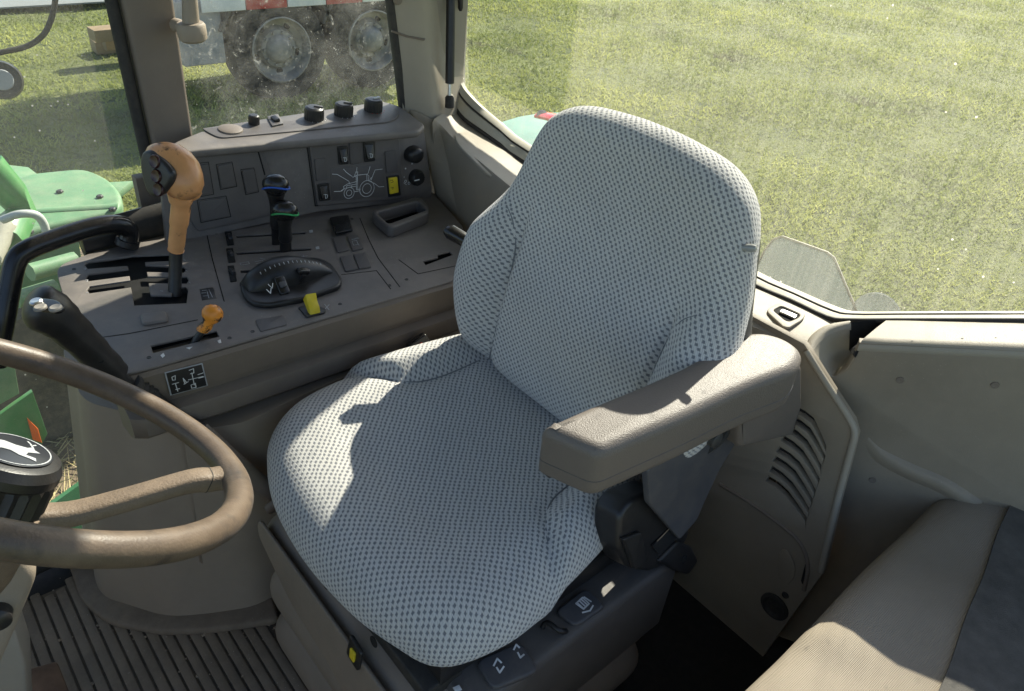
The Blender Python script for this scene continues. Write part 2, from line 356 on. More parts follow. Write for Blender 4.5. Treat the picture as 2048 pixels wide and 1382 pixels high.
def strokes(name, fr, lines, wd, h, m, parent, w0=.0004):          # raised print made of thin bars
    vs, fs = [], []
    for ln in lines:
        for a, b in zip(ln[:-1], ln[1:]):
            a, b = V(a), V(b); d = (b-a)
            if d.length < 1e-6: continue
            d.normalize(); q = V((-d.y, d.x))*wd/2; e = d*wd*.3; i = len(vs)
            c = [a-e+q, a-e-q, b+e-q, b+e+q]
            vs += [tuple(fr.to3(p.x, p.y, w0)) for p in c] + [tuple(fr.to3(p.x, p.y, w0+h)) for p in c]
            fs += [(i+4, i+5, i+6, i+7), (i, i+1, i+5, i+4), (i+1, i+2, i+6, i+5), (i+2, i+3, i+7, i+6), (i+3, i, i+4, i+7)]
    me = bpy.data.meshes.new('m'); me.from_pydata(vs, [], fs); return fin(me, name, m, parent, 0)
def circ2(cx, cy, r, n=20, ry=None): return [(cx+r*math.cos(2*math.pi*i/n), cy+(ry or r)*math.sin(2*math.pi*i/n)) for i in range(n+1)]
def words(name, fr, txt, P, size, m, parent, rot=0, h=.0004):
    cu = bpy.data.curves.new('t', 'FONT'); cu.body = txt; cu.size = size; cu.align_x = 'CENTER'; cu.align_y = 'CENTER'; cu.extrude = h/2
    ob = bpy.data.objects.new('t', cu); COL.objects.link(ob); bpy.context.view_layer.update()
    me = bpy.data.meshes.new_from_object(ob); bpy.data.objects.remove(ob); bpy.data.curves.remove(cu)
    M = Matrix.Identity(4); c = fr.to3(P[0], P[1], h)
    ca, sa = math.cos(rot), math.sin(rot); ax = fr.ex*ca+fr.ey*sa; ay = fr.ey*ca-fr.ex*sa
    for i in range(3): M[i][0], M[i][1], M[i][2], M[i][3] = ax[i], ay[i], fr.n[i], c[i]
    me.transform(M); return fin(me, name, m, parent, 0)
def sstep(a, b, x): t = min(1, max(0, (x-a)/(b-a))); return t*t*(3-2*t)
# ================================================================== OUTSIDE
GZ = -1.15
# grass field
mt = mat('meadow_ground', (.19, .22, .07), .95, 0, 500, .30, .55, .35, (.27, .26, .10)); t = mt.node_tree
g = N(t, 'ShaderNodeNewGeometry'); n = N(t, 'ShaderNodeTexNoise'); n.inputs['Scale'].default_value = 22; n.inputs['Detail'].default_value = 9; n.inputs['Roughness'].default_value = .75
t.links.new(g.outputs['Position'], n.inputs['Vector']); bp = N(t, 'ShaderNodeBump'); bp.inputs['Strength'].default_value = 1; bp.inputs['Distance'].default_value = .08
t.links.new(n.outputs[0], bp.inputs['Height']); t.links.new(bp.outputs[0], t.nodes['Principled BSDF'].inputs['Normal'])
wear(mt, (.075, .10, .035), 5.5, .50, .68)
nn = 60; xs = np.linspace(-30, 20, nn); gv = [(x, y, GZ + .03*math.sin(x*1.7+y)*math.cos(y*1.3-x*.6)) for x in xs for y in np.linspace(-34, 16, nn)]
gf = [(i*nn+j, (i+1)*nn+j, (i+1)*nn+j+1, i*nn+j+1) for i in range(nn-1) for j in range(nn-1)]
b0 = len(gv); gv += [(-900, -900, GZ-.05), (900, -900, GZ-.05), (900, 900, GZ-.05), (-900, 900, GZ-.05)]; gf.append((b0, b0+1, b0+2, b0+3))
me = bpy.data.meshes.new('field'); me.from_pydata(gv, [], gf); tag(fin(me, 'field', mt, None, 60), kind='structure')
# grass blades, one mass
mb = bpy.data.materials.new('grass_blade'); mb.use_nodes = True; t = mb.node_tree; L = t.links.new; t.nodes.clear()
oi = N(t, 'ShaderNodeOutputMaterial'); gg = N(t, 'ShaderNodeNewGeometry'); nz = N(t, 'ShaderNodeTexNoise'); nz.inputs['Scale'].default_value = .7; nz.inputs['Detail'].default_value = 7; nz.inputs['Roughness'].default_value = .7; L(gg.outputs['Position'], nz.inputs['Vector'])
rp = N(t, 'ShaderNodeValToRGB'); rp.color_ramp.elements[0].position = .40; rp.color_ramp.elements[0].color = (.20, .235, .070, 1); rp.color_ramp.elements[1].position = .62; rp.color_ramp.elements[1].color = (.44, .45, .145, 1); e_ = rp.color_ramp.elements.new(.33); e_.color = (.18, .175, .10, 1); L(nz.outputs[0], rp.inputs[0])
da = N(t, 'ShaderNodeBsdfDiffuse'); tb = N(t, 'ShaderNodeBsdfTranslucent'); L(rp.outputs[0], da.inputs[0]); L(rp.outputs[0], tb.inputs[0])
mxs = N(t, 'ShaderNodeMixShader'); mxs.inputs[0].default_value = .4; L(da.outputs[0], mxs.inputs[1]); L(tb.outputs[0], mxs.inputs[2]); L(mxs.outputs[0], oi.inputs[0])
cnt = 460000
rr = 2.6 + 26*rng.random(cnt)**1.5; aa = R(180) + rng.uniform(R(-18), R(92), cnt)
bx, by = .46 + rr*np.cos(aa), .62 + rr*np.sin(aa)
hh = rng.uniform(.02, .055, cnt)*(0.7+rr*.03); la = rng.uniform(0, 6.283, cnt); ln = rng.uniform(.01, .07, cnt); wa = rng.uniform(0, 6.283, cnt); ww = rng.uniform(.004, .008, cnt)*(0.7+rr*.09)
vv = np.zeros((cnt, 3, 3)); bz = GZ + .03*np.sin(bx*1.7+by)*np.cos(by*1.3-bx*.6)-.004
vv[:, 0] = np.stack([bx-np.cos(wa)*ww, by-np.sin(wa)*ww, bz], 1); vv[:, 1] = np.stack([bx+np.cos(wa)*ww, by+np.sin(wa)*ww, bz], 1)
vv[:, 2] = np.stack([bx+np.cos(la)*ln, by+np.sin(la)*ln, bz+hh], 1)
me = bpy.data.meshes.new('grass'); me.vertices.add(cnt*3); me.vertices.foreach_set('co', vv.ravel()); me.loops.add(cnt*3); me.loops.foreach_set('vertex_index', np.arange(cnt*3, dtype=np.int32))
me.polygons.add(cnt); me.polygons.foreach_set('loop_start', np.arange(0, cnt*3, 3, dtype=np.int32)); me.polygons.foreach_set('loop_total', np.full(cnt, 3, dtype=np.int32)); me.update(calc_edges=True)
me.materials.append(mb); og = bpy.data.objects.new('grass', me); COL.objects.link(og); tag(og, 'short yellow green meadow grass covering the field', kind='stuff')

# grey road far off at the top left
rd = [pZ(-60, 24, GZ), pZ(260, 1, GZ), pZ(260, -60, GZ), pZ(-60, -60, GZ)]
f = FR((0, 0, GZ+.06), (0, 0, 1), (1, 0, 0)); d = V((1, .06, 0))
slab('road', f, [(-5.5, -10.75), (30, -10.2), (30, -15.6), (-5.5, -16.1)], .02, mat('pale_gravel', (.17, .18, .18), .9, .5, 40, .15, 2), None).__setitem__('kind', 'structure')

# ---- truck parked on the right
tr = thing('truck', 'dusty lorry with pale steel wheels and red and white side seen through dirty window', 'truck', (-5, -7.5, GZ))
TY = -6.35
def twheel(c, par):
    wv = thing('wheel', None, None, c); setp(wv, par) if False else None
    bpy.data.objects.remove(wv)
    ty = lathe('wheel', c, (0, 1, 0), [(.30, -.26), (.36, -.29), (.45, -.28), (.49, -.22), (.50, -.14), (.49, -.05), (.465, 0), (.40, .01), (.305, -.005), (.295, -.03)], M_TYRE, par, 40, caps=(True, False))
    lathe('rim', c, (0, 1, 0), [(.296, -.03), (.30, .012), (.288, .016), (.278, -.03), (.262, -.10), (.20, -.12), (.17, -.06), (.135, -.055), (.11, .0), (.085, .02), (.001, .022)], M_RIM, ty, 40, caps=(False, True))
    for k in range(10):
        a = 2*math.pi*k/10; lathe('wheel_nut', c+V((.152*math.cos(a), -.062, .152*math.sin(a))), (0, 1, 0), [(.015, 0), (.015, .025), (.001, .026)], M_RIM, ty, 6, 20)
    for k in range(5):
        a = 2*math.pi*k/5+.9; lathe('hand_hole', c+V((.225*math.cos(a), -.112, .225*math.sin(a))), (0, 1, 0), [(.034, 0), (.034, .004), (.001, .0045)], M_DARK, ty, 12, 20)
w1 = pY(565, 112, TY); w2 = pY(748, 98, TY); zc = GZ+.48
for q in (w1.x, w2.x): twheel(V((q, TY, zc)), tr)
fT = FR((0, 0, 0), (0, 0, 1), (1, 0, 0))
wbox('chassis_rail', (-5.1, -7.6, -.62), (-1.9, -6.75, -.28), M_TDARK, tr)
wbox('load_bed', (-5.1, -7.75, -.17), (-2.05, -6.40, .06), M_TDARK, tr, .02)
wbox('body_side', (-5.1, -7.7, .07), (-2.1, -6.43, 1.05), mat('truck_grey', (.22, .23, .24), .5), tr, .03)
for k in range(7):
    x0 = -2.12-.4*k
    wbox('marker_strip', (x0-.39, -6.345, -.29), (x0, -6.325, -.13), M_TRED if k % 2 else M_TWHT, tr, .004)
for q in (w1.x, w2.x):
    pth = [(q+.58*math.cos(a), -6.62, zc+.58*math.sin(a)) for a in np.linspace(.35, math.pi-.35, 14)]
    rings = [[V(p)+V((0, dy, 0))+(V(p)-V((q, -6.62, zc))).normalized()*dr for dy, dr in ((.27, 0), (.27, .03), (-.27, .03), (-.27, 0))] for p in pth]
    loft('mudguard', rings, M_TDARK, tr, 30)
wbox('side_locker', (-2.3, -7.0, -.75), (-1.92, -6.4, -.2), mat('truck_grey', (.22, .23, .24)), tr, .02)

# ---- sleepers laid out on the grass at the left
for k, (x0, x1, y0, y1, zz, lab) in enumerate([(190, 275, 72, 82, .30, 'upper weathered timber sleeper of the pair lying on the grass'), (200, 275, 84, 92, .12, 'lower timber sleeper under the other one on the grass')]):
    a = pZ(x0, y0, GZ+zz); b_ = pZ(x1, y1-18, GZ+zz); dv = (b_-a); dv.z = 0
    fr = FR(a-V((0, 0, .07)), (0, 0, 1), dv)
    tag(box('timber_sleeper', fr, .55, .1-.08*k, 1.1, .2+.08*k, .12, M_WOOD, None, 0, .01), lab, 'timber', 'sleepers on the grass')
for k, (qx, qy) in enumerate([(208, 100), (262, 90)]):
    P = pZ(qx, qy, GZ+.02); tag(wbox('support_block', (P.x-.1, P.y-.1, GZ), (P.x+.1, P.y+.1, GZ+.13), M_WOOD, None, .01), 'small wooden block under the %s end of the sleepers' % ('left' if k == 0 else 'right'), 'block', 'blocks under the sleepers')

# ---- green machine standing beside the cab, seen through the front side glass
gm = thing('green_implement', 'faded green farm implement with wide sheet metal deck beside the cab', 'implement', (0, -2.6, GZ))
fz = FR((0, 0, -.2), (0, 0, 1), (1, 0, 0))
deck = rnd(fz.pts([(-160, 470), (20, 395), (60, 372), (175, 360), (222, 380), (250, 412), (248, 445), (100, 480), (-160, 560)]), [.0, .02, .06, .06, .10, .12, .1, .02, 0], 6)
slab('deck_sheet', fz, deck, .06, M_GREEN2, gm, 0, (), .02, 3)
slab('rear_sheet', FR((0, 0, -.32), (0, 0, 1), (1, 0, 0)), FR((0, 0, -.32), (0, 0, 1), (1, 0, 0)).pts([(-100, 330), (62, 348), (110, 385), (270, 375), (240, 400), (-100, 450)]), .04, M_GREEN2, gm, 0, (), .012)
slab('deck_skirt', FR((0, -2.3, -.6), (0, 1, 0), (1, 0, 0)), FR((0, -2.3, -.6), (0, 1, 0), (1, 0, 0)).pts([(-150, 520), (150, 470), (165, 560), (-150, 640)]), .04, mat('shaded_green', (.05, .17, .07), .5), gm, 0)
tube('lift_arm', [pY(-30, 330, -2.3), pY(20, 385, -2.3), pY(45, 425, -2.3), pY(8, 480, -2.2)], [.06, .055, .05, .07], M_GREEN, gm, 8)
tube('ram', [pY(12, 450, -2.2), pY(-20, 520, -2.1)], .035, M_ALU, gm, 12)
tube('hose', cr([pY(5, 440, -2.15), pY(40, 428, -2.12), pY(75, 432, -2.12), pY(92, 462, -2.12), pY(88, 500, -2.1)]), .014, mat('grey_hose', (.42, .43, .40), .5), gm, 8)
for (a, b_) in (((60, 545), (150, 520)), ((30, 600), (110, 575))): tube('frame_bar', [pY(*a, -1.9), pY(*b_, -1.95)], .03, M_GREEN2, gm, 8)
gw = FR((0, -1.55, 0), (0, 1, .15), (1, 0, 0))
slab('guard_plate', gw, gw.pts([(30, 800), (62, 778), (92, 862), (70, 905), (20, 890), (-40, 850)]), .02, M_GREEN, gm)
slab('reflector', gw, gw.pts([(50, 828), (72, 850), (80, 878), (62, 872)]), .006, M_ORG2, gm, .022)
slab('lower_plate', gw, gw.pts([(-40, 760), (28, 720), (40, 790), (-30, 830)]), .02, M_GREEN2, gm, -.03)
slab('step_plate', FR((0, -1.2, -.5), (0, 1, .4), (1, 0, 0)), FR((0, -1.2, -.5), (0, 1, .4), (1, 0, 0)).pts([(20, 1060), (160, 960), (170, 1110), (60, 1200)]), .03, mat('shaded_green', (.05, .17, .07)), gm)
tyc = pY(120, 640, -2.5); tyc.z = GZ+.36
ty_ = lathe('tyre', tyc, (0, 1, 0), [(.17, -.11), (.30, -.12), (.355, -.09), (.36, 0), (.355, .09), (.30, .12), (.17, .10)], mat('muddy_tyre', (.03, .027, .024), .9, .5, 60, .3, 9, .7, (.20, .155, .11)), gm, 36)
lathe('wheel_disc', tyc, (0, 1, 0), [(.175, .05), (.16, .09), (.08, .07), (.05, .11), (.001, .112)], M_GREEN2, ty_, 24)
for bx_i, by_i in ((40, 400), (120, 385), (200, 395), (225, 420), (150, 455), (60, 465)):
    lathe('bolt', fz.p3(bx_i, by_i, .06), (0, 0, 1), [(.014, -.002), (.014, .008), (.010, .011), (.001, .011)], M_TDARK, gm, 6, 20)
tube('deck_rib', [fz.p3(20, 425, .062), fz.p3(235, 412, .062)], [(.008, .02)]*2, M_GREEN2, gm, 8)
# bare earth and straw beside the machine
sf = [(pZ(x, y, GZ+.05).x, pZ(x, y, GZ+.05).y) for x, y in [(-200, 520), (170, 500), (220, 800), (190, 1150), (-250, 1200)]]
slab('earth_patch', FR((0, 0, GZ+.045), (0, 0, 1), (1, 0, 0)), sf, .01, M_DIRT, None, 0, (), .003).__setitem__('kind', 'structure')
vs, fs = [], []
for k in range(1500):
    P = pZ(random.uniform(-40, 200), random.uniform(500, 1100), GZ+.06); a = random.uniform(0, 6.28); l_ = random.uniform(.05, .16); dx, dy = math.cos(a)*l_, math.sin(a)*l_; h = random.uniform(0, .06); i = len(vs)
    vs += [(P.x, P.y, P.z), (P.x-dy*.04, P.y+dx*.04, P.z+.005), (P.x+dx, P.y+dy, P.z+h)]; fs.append((i, i+1, i+2))
me = bpy.data.meshes.new('straw'); me.from_pydata(vs, [], fs); tag(fin(me, 'straw', mat('straw_stalks', (.42, .34, .17), .8), None, 0, False), 'loose straw scattered on the bare earth', kind='stuff')
# mirror on curved arm at far left
mi = thing('work_lamp', 'round black work lamp on a curved hose at the left edge', 'lamp', pY(5, 200, -1.3))
c0 = pY(4, 160, -1.3)
lathe('housing', c0, CAM-c0, [(.015, -.05), (.035, -.03), (.040, 0), (.036, .012), (.001, .014)], M_BLACK, mi, 28)
lathe('lens', c0, CAM-c0, [(.022, .0142), (.020, .018), (.001, .019)], mat('grey_lens', (.30, .31, .32), .2), mi, 24)
tube('cable', cr([pY(112, -10, -1.32), pY(105, 30, -1.32), pY(88, 68, -1.32), pY(55, 92, -1.32), pY(10, 103, -1.32), pY(-30, 112, -1.32)]), .006, M_RUB, mi, 8)
# tractor's own right rear fender
rf = thing('rear_fender', 'rounded green rear wheel fender with red lamp strip behind the rear glass', 'fender', (-1.2, -1.05, -.3))
fc = V((-1.25, -.97, -.49)); rings = []
for a in np.linspace(R(20), R(150), 22):
    rad = 1.0; q = V((math.cos(a), 0, math.sin(a))); rings.append([fc+q*(rad-.06)+V((0, .23, 0)), fc+q*(rad-.012)+V((0, .215, 0)), fc+q*rad+V((0, .17, 0)), fc+q*(rad+.005)+V((0, 0, 0)), fc+q*(rad-.01)+V((0, -.22, 0)), fc+q*(rad-.06)+V((0, -.3, 0)), fc+q*(rad-.09)+V((0, 0, 0))])
lathe('rear_wheel', (-1.25, -1.0, GZ+.80), (0, 1, 0), [(.42, -.2), (.60, -.23), (.74, -.21), (.80, -.12), (.80, .12), (.74, .21), (.60, .23), (.42, .2), (.36, .10), (.001, .08)], M_TYRE, rf, 48)
fo = loft('fender_shell', rings, mat('sun_faded_green', (.11, .27, .20), .4, .2, 300, .2, 9, .4, (.3, .34, .28), speck=.5), rf, 40)
# ================================================================== CAB SHELL
cab = thing('tractor_cab', 'beige trimmed tractor cab shell with wide dusty windows around the seat', 'tractor cab', (0, 0, -.02))
fl = slab('cab_floor', FR((0, 0, -.03), (0, 0, 1), (1, 0, 0)), rnd([(-.765, -.70), (.95, -.70), (.95, .95), (-.765, .95)], .05), .03, M_CARPET); fl['kind'] = 'structure'
# roof with lining
RZ = 1.84
slab('roof', FR((0, 0, RZ), (0, 0, 1), (1, 0, 0)), rnd([(-.80, -.88), (1.1, -.80), (1.1, .80), (-.80, .88)], .15), .14, M_ROOF, cab, 0, (), .03, 3)
slab('added_sun_blocker', FR((0, 0, 1.14), (0, 0, 1), (1, 0, 0)), rnd([(-.72, -.86), (-.72, -.49), (-1.14, -.644), (-1.14, -.97)], .02), .53, M_OUTER, cab, 0, (), .012, 2)  # added block, out of view, keeps the sun off the console
wbox('rear_bulkhead', (-.80, -.84, -.10), (-.785, .98, .44), M_BEIGE2, cab, .004)
wbox('left_bulkhead', (-.79, 1.01, -.10), (.16, 1.03, .44), M_BEIGE2, cab, .004)
# ---- right B pillar (between front glass and side glass)
def strip(name, polyA, polyB, m, parent, depth, smooth=40):       # panel between two edges, thickened along depth
    rings = [[a, b, b+depth, a+depth] for a, b in zip(polyA, polyB)]
    return loft(name, rings, m, parent, smooth)
YB = -.80
Bl = [pY(245, 0, YB), pY(308, 292, YB)]; Br = [pY(350, 0, YB+.0), pY(389, 276, YB)]
def ext(pts, z): a, b = pts; d = (a-b)/(a.z-b.z); return [b+d*(z-b.z), b-d*(b.z-(-.0)) if False else b+d*(.45-b.z)]
Bl2, Br2 = ext(Bl, RZ), ext(Br, RZ)
def pillar(name, L2, R2, m, par, dep=.05):
    rings = []
    for k in range(9):
        s = k/8; a = L2[0].lerp(L2[1], s); b = R2[0].lerp(R2[1], s); e = (b-a)
        rings.append([a+e*.0+V((0, -dep, 0)), a+V((0, -.012, 0)), a+e*.03+V((0, -.003, 0)), a+e*.10, a+e*.90, a+e*.97+V((0, -.003, 0)), b+V((0, -.012, 0)), b+V((0, -dep, 0))])
    return loft(name, rings, m, par, 60)
pb = pillar('door_pillar', Bl2, Br2, M_PILLAR, cab)
sl_ = [p+V((.012, -.02, 0)) for p in Bl2]; tube('seal', [sl_[0], sl_[1]], .011, M_SEAL, pb, 10)
# ---- C pillar corner, outlines from the photograph on their own planes
ca = [pY(779, -60, -.79), pY(784, 0, -.79), pY(795, 100, -.79), pY(805, 205, -.79)]
cb = [pY(838, -60, -.775), pY(842, 0, -.775), pY(850, 100, -.77), pY(862, 215, -.755)]
cc = [pX(889, -60, -.63), pX(889, 0, -.63), pX(888, 100, -.62), pX(893, 232, -.60)]
def up_to(l, z): d = (l[0]-l[1]); d = d/d.z if abs(d.z) > 1e-6 else V((0, 0, 1)); d.z = 1; return [l[0]+V((d.x*.15, d.y*.15, 1))*(z-l[0].z)]+l[1:]
ca, cb, cc = up_to(ca, RZ), up_to(cb, RZ), up_to(cc, RZ)
out = V((-.66, -.86, 0))
rings = []
for a, b, c in zip(ca, cb, cc):
    m1 = a.lerp(b, .5)+V((.0, .002, 0)); m2 = b.lerp(c, .5)+V((.006, .006, 0))
    rings.append([a+V((-.03, -.010, 0)), a, m1, b, m2, c, c+V((-.03, -.01, 0)), V((-.69, -.825, c.z)), V((-.62, -.815, a.z))])
# horizontal seam
def densify(rs, zs):
    return rs
rg2 = []
for i in range(len(rings)-1):
    for k in range(6):
        rg2.append([p.lerp(q, k/6) for p, q in zip(rings[i], rings[i+1])])
rg2.append(rings[-1]); rg2.append([p+V((0, 0, -.14)) for p in rings[-1]])
cp = loft('corner_pillar', rg2, M_BEIGE, cab, 60)
# seam line ring on pillar
sm = [pY(783, 62, -.787), pY(815, 73, -.780), pY(848, 79, -.767), pX(868, 74, -.66), pX(889, 67, -.620)]
tube('seam', sm, .0022, M_PILLAR, cp, 6)
# ---- corner trim below: shaded vertical face + sill ledge
ZL = .700
led_in = [pZ(868, 238, .735), pZ(884, 252, .715), pZ(915, 285, ZL), pZ(965, 327, ZL), pZ(1012, 366, ZL-.004), pZ(1080, 420, ZL-.01)]
A_px = [(898, 60, -.66, 0), (898, 150, -.66, 0), (903, 200, -.655, 0), (915, 219, -.655, 0), (932, 240, -.65, 0), (958, 258, -.65, 0), (1005, 291, -.65, 0), (1048, 323, -.65, 0), (1300, 459, -.65, 0), (1496, 563, -.65, 0), (1582, 600, -.65, 0), (1655, 634, -.652, 0), (1700, 640, -.664, 0), (1800, 640, -.692, 0), (2048, 640, -.762, 0), (2300, 640, -.83, 0)]
A = [pX(x, y, X) for x, y, X, _ in A_px]
low = [pZ(800, 215, .775), pZ(838, 255, .70)]
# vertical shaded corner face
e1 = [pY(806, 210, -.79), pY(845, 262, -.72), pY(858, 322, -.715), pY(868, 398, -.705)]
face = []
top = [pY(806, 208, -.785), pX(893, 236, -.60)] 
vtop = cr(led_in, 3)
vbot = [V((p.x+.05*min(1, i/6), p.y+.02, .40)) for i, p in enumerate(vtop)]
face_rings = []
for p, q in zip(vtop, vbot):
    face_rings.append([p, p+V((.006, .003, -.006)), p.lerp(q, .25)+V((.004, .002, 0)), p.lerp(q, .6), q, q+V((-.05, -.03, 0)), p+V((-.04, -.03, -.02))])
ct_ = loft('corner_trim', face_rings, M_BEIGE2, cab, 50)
# link between right wall and corner face
wl = [[pY(800, 205, -.80), pY(840, 248, -.745), pY(856, 318, -.73), pY(868, 398, -.715), pY(900, 450, -.70), V((-.46, -.69, .40))],
      [pZ(868, 238, .735)+V((-.004, 0, 0)), pZ(870, 262, .70), pZ(885, 320, .645), pZ(905, 400, .58), pZ(930, 462, .545), V((-.50, -.60, .40))],
      [led_in[1]+V((-.03, -.01, -.03)), led_in[2]+V((-.03, -.01, -.05)), led_in[2].lerp(led_in[3], .5)+V((-.02, 0, -.09)), led_in[3]+V((-.01, 0, -.14)), led_in[3]+V((.0, 0, -.20)), V((-.51, -.50, .40))]]
wl = [[wl[j][i] for j in range(3)] for i in range(6)]
o = loft('corner_panel', wl, M_BEIGE2, cab, 60, closed=False)
md = o.modifiers.new('thick', 'SOLIDIFY'); md.thickness = .006; md.offset = 0
md = o.modifiers.new('sub', 'SUBSURF'); md.levels = md.render_levels = 2
# ledge between trim edge and window frame
lr = [[a for a in (pX(893, 225, -.625), A[3]+V((.004, 0, -.004)))]]
n_ = 8
ins = cr(led_in, 3); ous = cr([A[2]+V((-.012, .0, -.014)), A[3]+V((-.012, 0, -.010)), A[4]+V((-.012, 0, -.008)), A[6]+V((-.012, 0, -.006)), A[7]+V((-.012, 0, -.006)), pX(1120, 362, -.66)], 3)
rings = [[a, a.lerp(b, .5)+V((0, 0, .001)), b, b+V((0, 0, -.03)), a+V((-.005, -.005, -.02))] for a, b in zip(ins, ous)]
lo_ = loft('sill_ledge', rings, M_BEIGE, cab, 50)
fLd = FR(led_in[3], V((0, 0, 1))+V((.0, .0, 0)), (1, 0, 0))
# oval insert lying on the ledge
ovp = [(908, 270), (925, 266), (945, 272), (985, 305), (1018, 345), (1020, 355), (1008, 361), (985, 355), (945, 320), (912, 285)]
nrm = (ins[9]-ins[3]).cross(ous[9]-ins[3]).normalized(); nrm = nrm if nrm.z > 0 else -nrm
fo_ = FR(ins[6]+V((0, 0, .0015)), nrm, (0, 1, 0))
ovl = rnd(fo_.pts([(906, 268), (946, 268), (1022, 348), (1010, 364), (975, 352), (915, 292)]), .03, 6)
slab('ledge_insert', fo_, ovl, .006, M_BEIGE, lo_, -.002, (), .0018, 2)
# ---- rear window frame: seal, aluminium band, outer lip
B_px = [(907, 0, -.675), (908, 60, -.675), (911, 130, -.675), (922, 168, -.675), (938, 190, -.675), (962, 214, -.675), (1000, 246, -.675), (1060, 292, -.675), (1300, 424, -.675), (1503, 539, -.675), (1590, 580, -.675), (1672, 615, -.676), (1712, 623, -.69), (1800, 623, -.717), (2048, 622, -.787), (2300, 621, -.855)]
B = [pX(x, y, X) for x, y, X in B_px]
A.append(A[-1]+(A[-1]-A[-2])*2.2); B.append(B[-1]+(B[-1]-B[-2])*2.2)
A2 = cr(A, 3); B2 = cr(B, 3); n_ = min(len(A2), len(B2))
rings = []
for a, b in zip(A2[:n_], B2[:n_]):
    rings.append([a, a.lerp(b, .12)+V((.006, 0, .002)), a.lerp(b, .55)+V((.004, 0, .002)), a.lerp(b, .60), a.lerp(b, .66), a.lerp(b, .70)+V((.004, 0, .002)), b, b+V((-.012, 0, -.004)), a+V((-.05, 0, -.015))])
wf = loft('rear_window_frame', rings, M_ALU, cab, 50)
wf['label'] = 'pale metal frame around the rear window'
tube('seal', [p+V((.003, 0, 0)) for p in A2], .0045, M_SEAL, wf, 8)
tube('inner_seal', [a.lerp(b, .63)+V((.0015, 0, .001)) for a, b in zip(A2[:n_], B2[:n_])], .0022, M_SEAL, wf, 8)
# side upright of the rear frame to the roof
ua = [A[0], pX(896, 0, -.668), V((-.70, A[0].y-.015, RZ))]
ub = [B[0]+V((0, .0, -.01)), B[0], V((-.715, B[0].y-.01, RZ))]
rings = [[a, a.lerp(b, .5)+V((.006, 0, 0)), b, b+V((-.012, 0, 0)), a+V((-.04, 0, 0))] for a, b in zip([A[1], A[0], ua[1], ua[2]], [B[2], B[1], B[0], ub[2]])]
loft('frame_upright', rings, M_ALU, wf, 50)
# rear pane, bent round towards the left
def gx(y): return -.682 - (.0 if y < .22 else (y-.22)*.40*sstep(.20, .34, y))
ys = [-.90+.05*k for k in range(42)]
rings = []
for y in ys:
    zlo = .655 if y > -.55 else .655+(-.55-y)*.3
    if y > .25: zlo = .655+(y-.25)*.3
    rings.append([V((gx(y), y, zlo)), V((gx(y)-.01, y, 1.1)), V((gx(y)-.03, y, RZ))])
rp_ = loft('rear_window_pane', rings, M_GREAR, cab, 60, closed=False); rp_['label'] = 'dusty streaked rear window glass'
# ---- right side window and front side glass
fs_ = FR((0, -.842, 0), (0, 1, 0), (1, 0, 0))
sp_ = fin(bm_prim([[V((Br2[0].x+.02, -.842, RZ)), V((Br2[1].x+.02, -.842, .64)), V((-.64, -.842, .64)), V((-.64, -.842, RZ))]]), 'side_window_pane', M_GSIDE, cab, 0); sp_['label'] = 'dirty splashed right side window glass'
tube('seal', [pY(772, -120, -.80), pY(779, 0, -.80), pY(798, 150, -.80), pY(806, 222, -.80)], [(.008, .014)]*4, M_SEAL, sp_, 10)
rings = [[V((x, -.835, RZ)), V((x, -.832, 1.1)), V((x, -.825, .72)), V((x-.0, -.80, .60)), V((x, -.62, .03))] for x in np.linspace(.062, 1.05, 12)]
fp = loft('front_side_pane', rings, M_GFRONT, cab, 60, closed=False); fp['label'] = 'full height front right side glass'
# bright sill line and dark channel behind the console
tube('sill_strip', [pY(165, 452, -.79), pY(250, 432, -.79), pY(340, 404, -.79)], [(.006, .012)]*3, M_ALU, fp, 8)
tube('sill_channel', [pY(160, 480, -.755), pY(250, 460, -.755), pY(345, 434, -.755)], [(.034, .022)]*3, M_SEAL, fp, 10)
tube('bottom_seal', [V((1.05, -.625, .035)), V((.10, -.625, .035))], .016, M_SEAL, fp, 10)
# A pillars, left pillars and front frame outside the picture
for nme, a, b in (('front_pillar', (.98, -.78, RZ), (1.06, -.60, -.02)), ('front_pillar', (.98, .78, RZ), (1.06, .60, -.02)), ('rear_pillar', (-.74, .86, RZ), (-.80, .86, .60)), ('door_pillar', (-.02, .84, RZ), (-.02, .84, .9))):
    tube(nme, [a, b], .04, M_PILLAR, cab, 10)
wbox('dash_cowl', (.92, -.5, 0), (1.08, .5, .72), M_PILLAR, cab, .03)
# ---- rear wall below the sill, with vent on its left part
xw = -.556
fr = FR((xw, 0, 0), (1, 0, -.02), (0, 1, 0))
